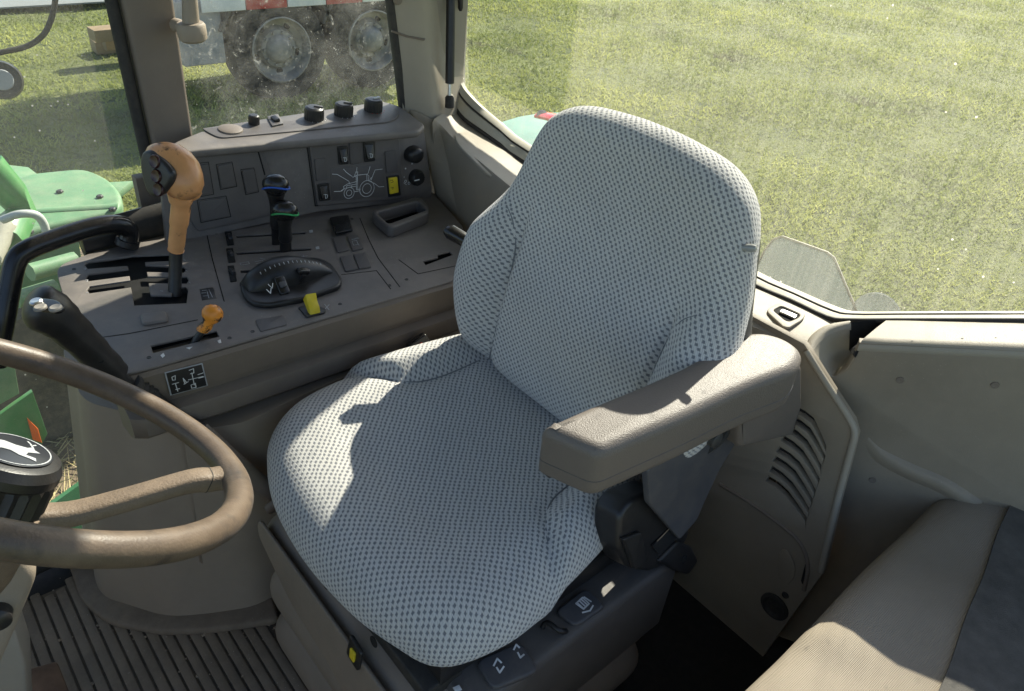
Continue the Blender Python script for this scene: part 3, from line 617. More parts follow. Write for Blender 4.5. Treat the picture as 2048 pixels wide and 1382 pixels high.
# vent slots: curved slats between openings
vl = [(1587, 833), (1562, 862), (1547, 887), (1540, 907), (1533, 928), (1531, 950), (1534, 968), (1529, 978)]
slots = []
ax_ = [((1590, 812), (1625, 838), (1650, 892), (1651, 903)), ((1583, 832), (1618, 858), (1648, 912), (1645, 930)), ((1576, 851), (1612, 882), (1642, 935), (1641, 950)), ((1567, 871), (1604, 903), (1637, 958), (1634, 974)), ((1558, 893), (1597, 926), (1629, 980), (1627, 996)),
       ((1551, 912), (1589, 944), (1624, 1000), (1621, 1014)), ((1544, 932), (1582, 966), (1618, 1020), (1615, 1036)), ((1537, 952), (1574, 984), (1611, 1036), (1611, 1056))]
for p0, p1, p2, p3 in ax_:
    c2 = [V(q) for q in (p0, p1, p2, p3)]
    up = [V(p0), V(p0).lerp(V(p1), .5)+V((2, -3)), V(p1)+V((2, -2)), V(p1).lerp(V(p2), .5)+V((3, -1)), V(p2)+V((2, 0)), V(p3)]
    off = V((-6.5, 11))
    dn = [V(p0)+off, V(p0).lerp(V(p1), .5)+V((2, -3))+off*.95, V(p1)+V((2, -2))+off*.9, V(p1).lerp(V(p2), .5)+V((3, -1))+off*.75, V(p2)+V((2, 0))+off*.55]
    slots.append(fr.pts([tuple(q) for q in up+dn[::-1]]))
outer = [(-.60, .0), (.44, .0), (.44, .30), fr.px(1640, 1143), fr.px(1702, 900), fr.px(1709, 862), fr.px(1700, 842), fr.px(1660, 780), fr.px(1632, 730), fr.px(1606, 690), (.20, .675), (-.60, .675)]
rl_ = [fr.px(*q) for q in ((1648, 1143), (1677, 1010), (1705, 905), (1714, 868), (1706, 840), (1664, 776), (1634, 728), (1608, 688))]
outer = [(-.60, 0), (rl_[0][0]-.03, 0)]+rl_+[(-.60, .668)]
vp = slab('rear_wall_panel', fr, outer, .012, M_BEIGE2, cab, -.012, slots, .0012)
slab('vent_cavity', fr, [(.17, .22), (.30, .22), (.345, .40), (.345, .60), (.20, .60)], .004, M_DARK, vp, -.075)
for k, s in enumerate(slots[:-1]):                       # louvre blades inside the vent, one between each pair of openings
    nx = slots[k+1]; e = [s[j] for j in (10, 9, 8, 7, 6)]; 
    rings = [[fr.to3(p[0], p[1], -.013), fr.to3(p[0], p[1]-.003, -.013), fr.to3(p[0]+.004, p[1]+.016, -.06), fr.to3(p[0]+.004, p[1]+.019, -.06)] for p in e]
    loft('slat', rings, mat('vent_slat_shade', (.035, .030, .026), .7), vp, 30)  # blade colour near black, the shade inside the vent put into it
tube('stiffener', [fr.p3(1622, 790, -.035), fr.p3(1585, 900, -.035), fr.p3(1540, 1010, -.035)], .006, M_PILLAR, vp, 8)
# raised crease lines of the panel
tube('panel_ridge', cr([fr.p3(1612, 702), fr.p3(1632, 734), fr.p3(1660, 778), fr.p3(1700, 840), fr.p3(1709, 868), fr.p3(1700, 905), fr.p3(1672, 1010), fr.p3(1642, 1143)], 4), .0055, M_BEIGE, vp, 8)
tube('panel_crease', cr([fr.p3(1440, 968), fr.p3(1500, 1005), fr.p3(1560, 1048), fr.p3(1600, 1085), fr.p3(1616, 1130), fr.p3(1608, 1180)], 4), .004, M_PILLAR, vp, 8)
slab('cover_cap', fr, rnd(fr.pts([(1560, 1100), (1575, 1095), (1592, 1130), (1590, 1155), (1572, 1172), (1558, 1150)]), .01), .003, M_BEIGE2, vp, .0, (), .0012)
c0 = fr.p3(1550, 1212); lathe('rubber_grommet', c0, fr.n, [(.028, 0), (.028, .004), (.022, .006), (.017, .001), (.001, .001)], M_RUB, vp, 24)
c0 = fr.p3(1571, 1190); lathe('panel_clip', c0, fr.n, [(.007, 0), (.006, .003), (.001, .0035)], M_RUB, vp, 14)
slab('panel_gap', fr, fr.pts([(1614, 1118), (1619, 1128), (1606, 1168), (1603, 1160)]), .002, M_DARK, vp, .0002, (), .0004)
# sill trim along the rear, left of the seat
sA = [pX(1300, 470, -.645), pX(1400, 520, -.645), pX(1496, 567, -.645), pX(1582, 604, -.645), pX(1640, 632, -.646), pX(1668, 645, -.650)]
sB = [V((-.546, sA[0].y+.05, .668)), V((-.546, sA[1].y+.05, .668)), pZ(1478, 640, .668), pZ(1545, 668, .668), pZ(1590, 684, .668), pZ(1612, 692, .668)]
rings = [[a, a.lerp(b, .5)+V((0, 0, .004)), b.lerp(a, .1)+V((0, 0, .002)), b, b+V((0, 0, -.02)), a+V((0, 0, -.03))] for a, b in zip(cr(sA, 3), cr(sB, 3))]
st = loft('rear_sill_trim', rings, M_BEIGE, cab, 50)
nrm = (sA[4]-sA[2]).cross(sB[3]-sA[2]).normalized(); nrm = nrm if nrm.z > 0 else -nrm
fh = FR(sA[3].lerp(sB[3], .5)+V((0, 0, .0055)), nrm, (0, 1, 0))
rim = rnd(fh.pts([(1530, 622), (1558, 606), (1612, 628), (1606, 640), (1578, 657), (1566, 655)]), .012, 5)
rin = rnd(fh.pts([(1545, 622), (1562, 613), (1600, 630), (1597, 637), (1578, 645), (1570, 643)]), .006, 5)
slab('latch_surround', fh, rim, .004, M_BEIGE, st, -.002, [rin], .0015, 2)
slab('latch_recess', fh, rin, .001, M_DARK, st, -.0012, (), .0003)
slab('latch_bar', fh, rnd(fh.pts([(1557, 626), (1564, 621), (1594, 634), (1589, 640)]), .003), .004, M_STEEL, st, .0, (), .001, 2)
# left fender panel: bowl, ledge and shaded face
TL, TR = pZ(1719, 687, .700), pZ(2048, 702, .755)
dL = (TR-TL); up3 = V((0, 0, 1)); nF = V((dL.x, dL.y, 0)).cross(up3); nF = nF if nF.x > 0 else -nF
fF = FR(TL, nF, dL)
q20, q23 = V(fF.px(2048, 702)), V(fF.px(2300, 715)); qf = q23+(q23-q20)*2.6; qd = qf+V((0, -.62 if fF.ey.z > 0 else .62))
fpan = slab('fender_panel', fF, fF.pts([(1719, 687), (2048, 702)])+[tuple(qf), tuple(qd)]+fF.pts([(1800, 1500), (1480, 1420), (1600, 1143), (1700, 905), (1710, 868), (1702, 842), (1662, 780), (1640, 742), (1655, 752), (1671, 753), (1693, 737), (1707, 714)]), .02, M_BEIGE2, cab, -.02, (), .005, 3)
BL, BR = pZ(1772, 641, .706), pZ(2048, 643, .760)
e = (BR-BL)
rings = []
for s in [0, .15, .4, .7, 1, 1.6, 3.4]:
    a = TL.lerp(TR, s) if s <= 1 else TL+(TR-TL)*s; b = BL+e*s
    rings.append([a+V((.001, .001, -.012)), a+V((0, 0, -.003)), a.lerp(b, .08)+V((0, 0, .003)), a.lerp(b, .2)+V((0, 0, .004)), a.lerp(b, .6)+V((0, 0, .003)), b, b+V((-.03, 0, -.02)), a+V((-.02, 0, -.03))])
loft('fender_ledge', rings, M_BEIGE, fpan, 60)
for x, y in ((1800, 760), (1990, 770), (1745, 960)): lathe('trim_screw', fF.p3(x, y), fF.n, [(.006, -.001), (.0055, .0015), (.003, .0018), (.001, .001)], M_PILLAR, fpan, 14)
# wheel arch bulge on the panel
pk = cr([fF.p3(1735, 880), fF.p3(1760, 905), fF.p3(1820, 935), fF.p3(1890, 965), fF.p3(1960, 1010)], 4)
rings = [[p+fF.n*(-.004)+V((0, 0, .012)), p+fF.n*.004*k_+V((0, 0, .006)), p+fF.n*.009*k_, p+fF.n*.007*k_+V((0, 0, -.012)), p+fF.n*-.004+V((0, 0, -.03))] for p, k_ in ((p, sstep(0, 9, i)) for i, p in enumerate(pk))]
loft('arch_bulge', rings, M_BEIGE2, fpan, 70)
# scooped cup beside the ledge
c0_ = cr([pZ(1610, 704, .664), pZ(1618, 676, .674), pZ(1650, 651, .688), pZ(1702, 641, .70)], 5)
c1_ = cr([pZ(1622, 712, .668), pZ(1632, 690, .677), pZ(1660, 664, .689), pZ(1702, 650, .699)], 5)
c2_ = cr([pZ(1638, 730, .652), pZ(1650, 716, .648), pZ(1672, 700, .650), pZ(1703, 690, .660)], 5)
c3_ = cr([pZ(1652, 744, .640), pZ(1668, 736, .632), pZ(1686, 722, .632), pZ(1705, 710, .640)], 5)
c4_ = cr([fF.p3(1645, 745, -.001), fF.p3(1671, 754, -.001), fF.p3(1693, 738, -.001), fF.p3(1708, 714, -.001)], 5)
so2 = loft('cup_scoop', [list(r) for r in zip(c0_, c1_, c2_, c3_, c4_)], M_BEIGE, fpan, 80, closed=False)
md = so2.modifiers.new('sub', 'SUBSURF'); md.levels = md.render_levels = 2
md = so2.modifiers.new('thick', 'SOLIDIFY'); md.thickness = .004; md.offset = -1
hole = [pZ(1700, 644, .700), pZ(1772, 640, .700), pZ(1722, 688, .697), pZ(1708, 712, .68), pZ(1698, 700, .66)]
ho = fin(bm_prim([hole]), 'cup_shade_sheet', M_DARK, fpan, 0)  # black sheet in place of the opening, its shade given as colour
md = ho.modifiers.new('thick', 'SOLIDIFY'); md.thickness = .004
# ---- smoked plate and round cap outside the rear glass
fa = FR((-.80, 0, 0), (1, 0, 0), (0, 1, 0))
pt = thing('lamp_shield', 'smoked see-through plate with cut corners standing behind the rear glass', 'shield', fa.p3(1610, 620))
slab('plate', fa, rnd(fa.pts([(1500, 560), (1530, 500), (1548, 478), (1565, 473), (1655, 505), (1668, 515), (1715, 625), (1720, 660), (1500, 600)]), .008), .004, M_ACRY, pt, 0, (), .001)
tube('plate_edge', [fa.p3(*q, .002) for q in ((1500, 560), (1530, 500), (1548, 478), (1565, 473), (1655, 505), (1668, 515), (1715, 625))], .0022, M_ALU, pt, 6)
pc = thing('round_reflector', 'small round smoked disc beside the translucent plate outside', 'reflector', fa.p3(1750, 630))
c0 = fa.p3(1752, 632); lathe('disc', c0, (1, 0, 0), [(.043, -.004), (.043, .002), (.040, .004), (.001, .004)], M_ACRY, pc, 28)
# ---- rear fender detail
tube('lamp_strip', cr([pX(1082, 230, -1.1), pX(1112, 237, -1.1), pX(1160, 256, -1.1), pX(1230, 296, -1.1)], 4), [(.010, .03)]*13, M_REDL, rf, 10)
lathe('fender_cap', pX(1084, 229, -1.09), (0.3, .3, 1), [(.016, 0), (.014, .006), (.001, .007)], M_TDARK, rf, 16)
# ---- gas strut by the corner pillar
gsb, gst = pX(899, 205, -.60), pX(904, -160, -.635)
gs = thing('gas_strut', 'black gas strut with ball socket on the rear corner pillar', 'gas strut', gsb)
pth = lambda s: gsb.lerp(gst, s)
tube('cylinder', [pth(.11), pth(.115), pth(.2), pth(1.3)], [.006, .0105, .0105, .0105], M_BLACK, gs, 16)
tube('rod', [pth(.03), pth(.12)], .0045, M_STEEL, gs, 12)
tube('socket', [pth(-.035), pth(-.03), pth(.03), pth(.042)], [.006, .0105, .0105, .007], M_RUB, gs, 14)
q = pX(884, 205, -.605); lathe('ball_mount', q+V((-.012, -.004, 0)), V((.85, .5, .05)), [(.026, 0), (.026, .006), (.021, .010), (.014, .011), (.012, .006), (.007, .006), (.007, .018), (.001, .019)], M_BEIGE, gs, 24)
tg = thing('window_latch', 'small black latch hanging at the top of the rear window', 'latch', pX(921, 20, -.66))
tube('latch_grip', [pX(921, 22, -.655), pX(921, 16, -.655), pX(921, -60, -.665)], [.003, .006, .006], M_BLACK, tg, 10)
tube('latch_stem', [pX(921, -55, -.665), pX(912, -70, -.675)], .006, M_BLACK, tg, 10)
# clip at top of the corner pillar
lathe('trim_button', pY(795, 0, -.778), V((.1, 1, 0)), [(.010, 0), (.009, .004), (.001, .005)], M_PILLAR, cp, 16)
# ---- bracket cup on the pillar
bkt = thing('monitor_bracket', 'beige round bracket socket with upright tube fixed to the door pillar', 'bracket', pY(384, 78, -.74))
cb_ = pY(384, 60, -.735)
lathe('cup', cb_+V((0, 0, -.018)), (.05, .0, 1), [(.001, 0), (.018, .0), (.023, .004), (.024, .012), (.024, .026), (.021, .030), (.012, .031)], M_BASE, bkt, 28)
tube('upright', [cb_+V((0, 0, .01)), pY(380, 10, -.735), pY(374, -60, -.735), pY(368, -200, -.735)], [.014, .0125, .011, .011], M_BASE, bkt, 16)
tube('arm', [cb_+V((0, 0, .0)), pY(352, 50, -.795)], [(.010, .010), (.012, .012)], M_BASE, bkt, 10)
# ================================================================== FLOOR MAT
fm = thing('floor_mat', 'dirty dark rubber floor mat with long ridges in front of the seat', 'floor mat', (.35, -.2, .001))
f0 = FR((0, 0, .001), (0, 0, 1), (1, 0, 0))
slab('mat_base', f0, rnd([(-.05, -.34), (.14, -.40), (.36, -.57), (.90, -.60), (.90, .62), (-.05, .62)], .03), .005, mat('floor_rubber_groove', (.050, .041, .032), .9, .3, 300, .3, 9, .7, (.18, .14, .10)), fm, 0, (), .001)
k = 0
for i in range(34):
    x = .86-.0205*i
    y0 = -.575 if x > .40 else (-.575+(.40-x)*1.15 if x > .22 else -.365+(.22-x)*.4)
    y0 = min(y0, -.28)+.012*math.sin(i*1.7)
    me_o = box('rib', f0, x, (y0+.55)/2, .0165, .55-y0, .0045, M_MATR, fm, .0048, .0018, .004, 1)
slab('mat_border', f0, rnd([(pZ(x, y, .02).x, pZ(x, y, .02).y) for x, y in ((120, 1080), (160, 1195), (185, 1222), (222, 1246), (320, 1264), (400, 1262), (470, 1254), (560, 1240), (540, 1180), (330, 1190), (230, 1150), (200, 1080))], .02, 4), .018, M_MATR, fm, .003, (), .007, 3)
vs, fs = [], []
for k in range(520):
    x, y = random.uniform(.02, .62), random.uniform(-.6, .2)
    if random.random() < .45: P = pZ(random.uniform(190, 560), random.uniform(1215, 1275), .014); x, y = P.x, P.y
    r_ = random.choice((.0012, .0018, .0025, .004)); i = len(vs); z0 = .0085
    vs += [(x+r_*math.cos(a)*random.uniform(.6, 1.2), y+r_*math.sin(a)*random.uniform(.6, 1.2), z0) for a in (0, 1.26, 2.5, 3.8, 5)]+[(x, y, z0+r_*random.uniform(.5, 1.0))]
    fs += [(i+q, i+(q+1) % 5, i+5) for q in range(5)]
me = bpy.data.meshes.new('grit'); me.from_pydata(vs, [], fs); gt_ = fin(me, 'grit', mat('dry_mud', (.27, .215, .155), .95, .5, 300, .3, 30), None, 0); tag(gt_, 'dry mud crumbs and grit on the rubber floor mat', kind='stuff')
# ================================================================== CONSOLE
con = thing('control_console', 'long grey brown control console with switches along the right side of the cab', 'console', (0, -.55, 0))
CT = FR((.02, -.5, .6), (-.068, 0, 1), (-1, 0, 0))
gate = [(500, 372), (515, 360), (640, 345), (765, 325), (975, 317), (975, 345), (822, 352), (826, 378), (1050, 388), (1062, 400), (1050, 412), (832, 408), (838, 445), (1065, 445), (1076, 460), (1065, 475), (842, 472), (855, 552), (995, 556), (1010, 512), (1060, 506), (1070, 520), (1062, 588), (785, 600), (765, 495), (525, 530), (514, 515), (525, 500), (762, 465), (757, 430), (520, 460), (508, 445), (520, 430), (752, 400), (746, 372), (515, 390)]
def offp(pts, d):
    P = [V(p) for p in pts]; n = len(P); ar = sum(P[i].x*P[(i+1) % n].y-P[(i+1) % n].x*P[i].y for i in range(n)); sg = 1 if ar > 0 else -1; out = []
    for i in range(n):
        a, b, c = P[i-1], P[i], P[(i+1) % n]; e1, e2 = (b-a).normalized(), (c-b).normalized(); n1, n2 = V((e1.y, -e1.x))*sg, V((e2.y, -e2.x))*sg; q = (n1+n2); l = q.length; q = q/l if l > 1e-4 else n1
        out.append(tuple(b+q*d/max(.5, q.dot(n1))))
    return out
gate = offp(CT.pts([(x/2.879, 400+y/2.879) for x, y in gate]), .0032)
z3 = lambda l: [(400+x/3.0036, 220+y/3.0036) for x, y in l]
def slotp(a, b, w): a, b = V(CT.px(*a)), V(CT.px(*b)); d = (b-a).normalized(); q = V((-d.y, d.x))*w; return [tuple(a+q), tuple(a-q), tuple(b-q), tuple(b+q)]
holes = [gate,
         slotp((472.6, 473), (611, 465.5), .0050), slotp((473, 507), (622, 498), .0050), slotp((481, 543), (520, 541), .0050),
         CT.pts([(x/2.879, 400+y/2.879) for x, y in [(868, 838), (1245, 752), (1262, 785), (882, 880)]]),
         CT.pts(z3([(1340, 908), (1430, 885), (1428, 868), (1500, 850), (1520, 868), (1440, 898), (1355, 930)])),
         rnd(CT.pts([(752, 424), (836, 400), (855, 419), (777, 449)], .024), .008, 4)]
top_px = [(116, 556), (114, 540), (124, 528), (180, 506), (330, 470), (372, 462), (640, 408), (866, 384), (925, 452), (935, 500), (905, 562), (560, 662), (300, 736), (252, 748), (228, 742), (205, 715), (140, 640)]
ctop = rnd(CT.pts(top_px), [.012, .01, .01, .02, .01, .01, 0, 0, 0, 0, .004, .02, .02, .02, .02, .03, .03], 3)
cts = slab('console_top', CT, ctop, .004, M_CONS, con, -.004, holes, .0012, 2)
slab('slot_shade_sheet', CT, offp(ctop, -.004), .002, M_DARK, cts, -.016, (), .0003)  # near-black sheet added under the slots, their shade as colour
# fascia and lower side, swept along the console edge
edge = [(232, 747), (262, 748), (300, 737), (430, 701), (560, 663), (700, 622), (800, 592), (905, 561), (960, 543)]
E3 = [CT.p3(x, y) for x, y in edge]
prof = [(0, -.004), (.006, -.009), (.004, -.030), (.0, -.058), (-.006, -.062), (-.008, -.072), (.008, -.080), (.010, -.086), (.010, -.112), (.004, -.120), (-.012, -.13)]
rings = []
for i, p in enumerate(E3):
    k = .55 if i == 0 else 1
    rings.append([p+V((0, dy, dz)) for dy, dz in prof] + [p+V((0, -.06, -.14)), p+V((0, -.06, -.012))])
fa_ = loft('console_fascia', rings, M_FASC, con, 35)
# lower base: rounded tower standing on the floor
b0 = [(pZ(x, y, .03).x, pZ(x, y, .03).y) for x, y in ((190, 1120), (196, 1160), (215, 1183), (253, 1194), (337, 1221), (420, 1214), (518, 1199))]
b0 = [(b0[0][0]-.0, -.66)]+b0+[(.05, b0[-1][1]-.012), (-.54, b0[-1][1]-.04), (-.54, -.70), (b0[0][0]-.03, -.70)]
def basepl(z):
    g_ = max(0, z-.03); return [V((x-.05*g_-(.10*g_ if x > .25 else 0), y-.012*g_, z)) for x, y in rnd(b0, [.02, .02, .03, .03, .04, .05, .05, .03, .0, 0, 0, .02], 4)]
bp_ = [basepl(z) for z in (.0, .03, .10, .15, .30, .40, .465)]
for r_, k_ in zip(bp_[:3], (.007, .006, .0)):
    for v in r_: v += V((k_, k_, 0))
cbase = loft('console_base', bp_, M_BASE, con, 40)
# black sticker with white border on the fascia
def on_fascia(px): return pY(px[0], px[1], E3[2].y+.006)
fd = FR(pY(370, 757, E3[2].y+.0045), (0, 1, -.05), (-1, 0, 0))
dec = fd.pts([(328, 744), (404, 725), (415, 770), (340, 790)])
slab('decal_border', fd, dec, .0008, M_GREYP, fa_, .001, (), .0002)
cc_ = V((sum(p[0] for p in dec)/4, sum(p[1] for p in dec)/4)); ins_ = [tuple(cc_+(V(p)-cc_)*.93) for p in dec]
dk = slab('decal_plate', fd, ins_, .0006, M_BLACK, fa_, .0019, (), .0001)
def dp(x, y): return fd.px(x/2.879, 400+y/2.879)
ls = [[dp(985, 1015), dp(1005, 1005), dp(1005, 1030), dp(990, 1032), dp(985, 1015)], [dp(988, 1055), dp(1025, 1045)], [dp(1005, 1050), dp(1020, 1095)], [dp(1008, 1085), dp(1030, 1080)],
      [dp(1050, 1020), dp(1070, 1045), dp(1060, 1050), dp(1050, 1020)], [dp(1055, 1055), dp(1080, 1040)], [dp(1080, 1030), dp(1165, 1010)], [dp(1085, 975), dp(1110, 965), dp(1112, 990), dp(1092, 995)],
      [dp(1100, 990), dp(1115, 1060)], [dp(1135, 1000), dp(1165, 990)], [dp(1140, 1020), dp(1170, 1012)], [dp(1095, 1060), dp(1120, 1050), dp(1125, 1072), dp(1100, 1078), dp(1095, 1060)]]
strokes('decal_symbols', fd, ls, .0011, .0003, M_WHT, fa_, .0026)
# ---- pieces on the console top
def sym_px(frm, l): return [[frm.px(*p) for p in ln] for ln in l]
for a in ([(449, 464), (463, 464), (468, 490), (455, 492)], [(452, 498), (466, 497), (471, 525), (457, 526)], [(455, 533), (468, 532), (474, 563), (461, 565)]):
    o = slab('thumbwheel_bezel', CT, rnd(CT.pts(a), .002), .003, M_DARK, cts, -.0012, (), .0008)
    P = CT.p3(sum(p[0] for p in a)/4, sum(p[1] for p in a)/4, -.002)
    lathe('thumbwheel', P-CT.ey*0+CT.ex*(-.0035), CT.ex, [(.001, 0), (.010, 0), (.011, .001), (.011, .006), (.010, .007), (.001, .007)], M_BLACK, cts, 20, 20, (1, 4, .08))
for (x, y) in ((622, 463), (635, 496)): slab('slot_mark', CT, [(p[0], p[1]) for p in CT.pts([(x-4, y-2), (x+3, y-3), (x+4, y+2), (x-3, y+3)])], .0004, M_GREYP, cts, .0002, (), .0001)
strokes('slot_symbols', CT, sym_px(CT, [[(480, 527), (497, 524), (499, 528), (482, 531), (480, 527)], [(510, 524), (525, 521), (527, 525), (512, 528)], [(520, 517), (530, 519)], [(600, 514), (615, 512)], [(606, 510), (609, 517)]]), .0009, .0003, M_GREYP, cts)
sw = slab('rocker_frame', CT, rnd(CT.pts([(659, 440), (697, 435), (706, 464), (671, 472)]), .005), .007, M_BLACK, cts, 0, (), .002, 2)
slab('rocker_button', CT, rnd(CT.pts([(665, 453), (700, 448), (704, 463), (672, 469)], .007), .003), .006, M_BLACKG, sw, .006, (), .002, 2)
btn = [[(665, 478), (689, 474), (699, 502), (675, 507)], [(694, 474), (716, 471), (727, 499), (705, 504)], [(679, 516), (704, 511), (716, 540), (691, 545)], [(707, 511), (731, 507), (743, 536), (718, 540)]]
for i, b_ in enumerate(btn):
    o = slab('push_button', CT, rnd(CT.pts(b_), .003), .0035, M_CONS3, cts, 0, (), .0012, 2)
    if i == 1: words('button_text', CT, 'AUTO', CT.px(710, 478, .0036), .0062, M_GREYP, o, R(6)).location += CT.n*.0036; strokes('button_symbol', CT, sym_px(CT, [[(704, 486), (713, 484), (716, 492), (707, 494), (704, 486)], [(714, 488), (718, 494)]]), .0009, .0003, M_GREYP, o, .0037)
# seams of the console top
def seam(pxs, m=M_DARK, wd=.0016): return strokes('panel_seam', CT, [CT.pts(pxs)], wd, .0004, m, cts, .0001)
seam(z3([(35, 720), (75, 900), (145, 1150)])); seam(z3([(960, 650), (1010, 770), (1070, 890), (1200, 1062)])); seam(z3([(1195, 900), (1310, 985), (1545, 935)])); seam(z3([(850, 990), (1060, 965), (1145, 1075)])); seam([(196, 676), (260, 667), (395, 640)])
for x, y in ((148, 538), (298, 715), (459, 676), (432, 467), (505, 663), (680, 608), (779, 571), (813, 559), (704, 438)):
    lathe('screw', CT.p3(x, y), CT.n, [(.0035, 0), (.003, .0008), (.0015, .0002), (.001, .0002)], M_BLACK, cts, 10)
slab('raised_pad', CT, rnd(CT.pts([(281, 632), (332, 626), (338, 645), (285, 653)]), .006), .006, M_CONS, cts, -.001, (), .003, 3)
slab('blank_plate', CT, rnd(CT.pts([(510, 641), (566, 632), (574, 651), (521, 664)]), .004), .0016, M_CONS3, cts, 0, (), .0006)
lp = slab('info_label', CT, CT.pts([(399, 579), (426, 575), (433, 597), (404, 601)]), .0005, M_BLACK, cts, .0002, (), .0001)
strokes('label_lines', CT, sym_px(CT, [[(404, 582), (414, 581)], [(403, 587), (412, 586)], [(418, 580), (425, 595)], [(406, 593), (416, 592)], [(414, 583), (418, 597)]]), .0008, .0002, M_GREYP, lp, .0007)
for q in ([(321, 711), (327, 706), (330, 712), (325, 716)], [(372, 696), (385, 694), (379, 699)], [(435, 682), (441, 679), (443, 686), (438, 687)]): slab('direction_mark', CT, CT.pts(q), .0004, M_WHT, cts, .0002, (), .0001)
strokes('gate_digits', CT, sym_px(CT, [[(168, 537), (172, 537), (171, 540), (168, 540)], [(171, 561), (176, 560), (174, 564)], [(173, 586), (177, 585)], [(368, 520), (371, 521)], [(371, 541), (375, 543)], [(378, 564), (381, 567)], [(321, 582), (326, 583)]]), .0009, .0003, M_GREYP, cts)
# oddments tray: raised box with an opening
to = rnd(CT.pts([(744, 424), (830, 396), (842, 398), (858, 416), (858, 430), (788, 458), (776, 456), (748, 432)], .02), .012, 4)
ti = rnd(CT.pts([(754, 424), (836, 402), (853, 419), (777, 447)], .024), .008, 4)
slab('tray_rim', CT, to, .024, M_CONS2, cts, .0, [ti], .004, 3)
slab('tray_floor', CT, CT.pts([(752, 420), (840, 396), (864, 424), (776, 456)]), .002, mat('tray_black', (.012, .011, .010), .8), cts, -.045)
# hand throttle quadrant
qd = slab('quadrant_base', CT, rnd(CT.pts([(480, 574), (500, 548), (545, 523), (640, 524), (664, 536), (684, 566), (682, 580), (610, 606), (540, 619), (505, 616), (485, 598)]), .02, 4), .012, M_BLACK, cts, -.001, (), .005, 3)
dom = []
for s in np.linspace(0, 1, 15):
    a = V(CT.px(490, 586)).lerp(V(CT.px(655, 548)), s); hw = .016+.010*math.sin(math.pi*min(1, s*1.1)); hh_ = .014+.034*math.sin(math.pi*(s**.8))**.8
    d = (V(CT.px(655, 548))-V(CT.px(490, 586))).normalized(); q = V((-d.y, d.x))
    dom.append([CT.to3(*(a+q*hw*math.cos(t)*1.25), .004+hh_*max(0, math.sin(t))**.7) for t in np.linspace(0, math.pi, 13)])
loft('quadrant_dome', dom, M_BLACK, qd, 60)
arc = [CT.px(500+150*s, 583-38*s-26*math.sin(math.pi*s), .028) for s in np.linspace(.03, .93, 14)]
fT2 = FR(CT.to3(0, 0, .034), CT.n, (-1, 0, 0))
def dome_h(s): return .0045+.014+.044*math.sin(math.pi*(s**.8))**.8
for s in np.linspace(.14, .86, 15):
    p0 = V(CT.px(490, 586)).lerp(V(CT.px(655, 548)), s); d = (V(CT.px(655, 548))-V(CT.px(490, 586))).normalized(); q = V((-d.y, d.x)); hw = .016+.010*math.sin(math.pi*min(1, s*1.1)); t0 = R(130) if q.y > 0 else R(50)
    hh_ = .014+.044*math.sin(math.pi*(s**.8))**.8; P = CT.to3(*(p0+q*hw*math.cos(t0)*1.25), .0048+hh_*math.sin(t0)**.7)
    nr = (CT.n*.8+V((0, .6, 0))).normalized(); fq = FR(P, nr, (-1, 0, 0)); box('scale_tick', fq, 0, 0, .0012, .0045, .0006, M_GREYP, qd, .0002, .0001)
P = CT.p3(578, 585, .016); fq = FR(P+CT.n*.012, CT.n*.75+V((0, .66, 0)), (-1, 0, -.08))
rk = box('speed_rocker', fq, -.012, .003, .018, .032, .008, M_BLACKG, qd, -.002, .002, .004, 2)
box('rocker_pad', fq, -.012, .003, .012, .010, .004, M_PLATEG, rk, .006, .001, .002)
strokes('arrow_marks', fq, [[(-.040, .002), (-.036, -.006), (-.032, .002)], [(-.034, .010), (-.030, .002), (-.026, .010)]], .0012, .0004, M_WHT, qd, .0035)
gl_ = V(CT.px(515, 540)); tube('ribbed_wheel', [CT.p3(506, 556, .026), CT.p3(521, 541, .033), CT.p3(532, 535, .034)], [.006, .008, .006], M_BASE, qd, 10)
tl_ = thing('throttle_lever', 'small black hand throttle tab on the black domed quadrant', 'lever', CT.p3(605, 548, .03), 'levers on the console'); f_ = FR(CT.p3(606, 543, .034), CT.n*.9+V((-.3, .3, 0)), (-1, 0, 0))
box('tab', f_, 0, 0, .024, .012, .010, M_BLACKG, tl_, -.004, .003, .004, 3); box('stem', f_, 0, -.004, .008, .008, .02, M_BLACK, tl_, -.022, .001)
# yellow rocker in front of the quadrant
yb = slab('yellow_switch_base', CT, rnd(CT.pts([(596, 617), (622, 609), (652, 620), (650, 628), (614, 637)]), .003), .003, M_BLACK, cts, 0, (), .001)
fy = FR(CT.p3(625, 620, .004), CT.n*.8+V((0, .55, 0)), (-1, 0, -.2)); 
rings = []
for s, hgt in zip(np.linspace(-.012, .022, 8), (.004, .008, .011, .012, .012, .013, .016, .018)):
    rings.append([fy.to3(-.009, s, 0), fy.to3(-.009, s, hgt-.001), fy.to3(-.007, s, hgt), fy.to3(.007, s, hgt), fy.to3(.009, s, hgt-.001), fy.to3(.009, s, 0)])
loft('yellow_rocker', rings, M_YEL, yb, 50)
strokes('pto_mark', CT, sym_px(CT, [[(649, 609), (658, 620)], [(658, 610), (650, 619)]]), .0016, .0004, M_GREYP, cts)
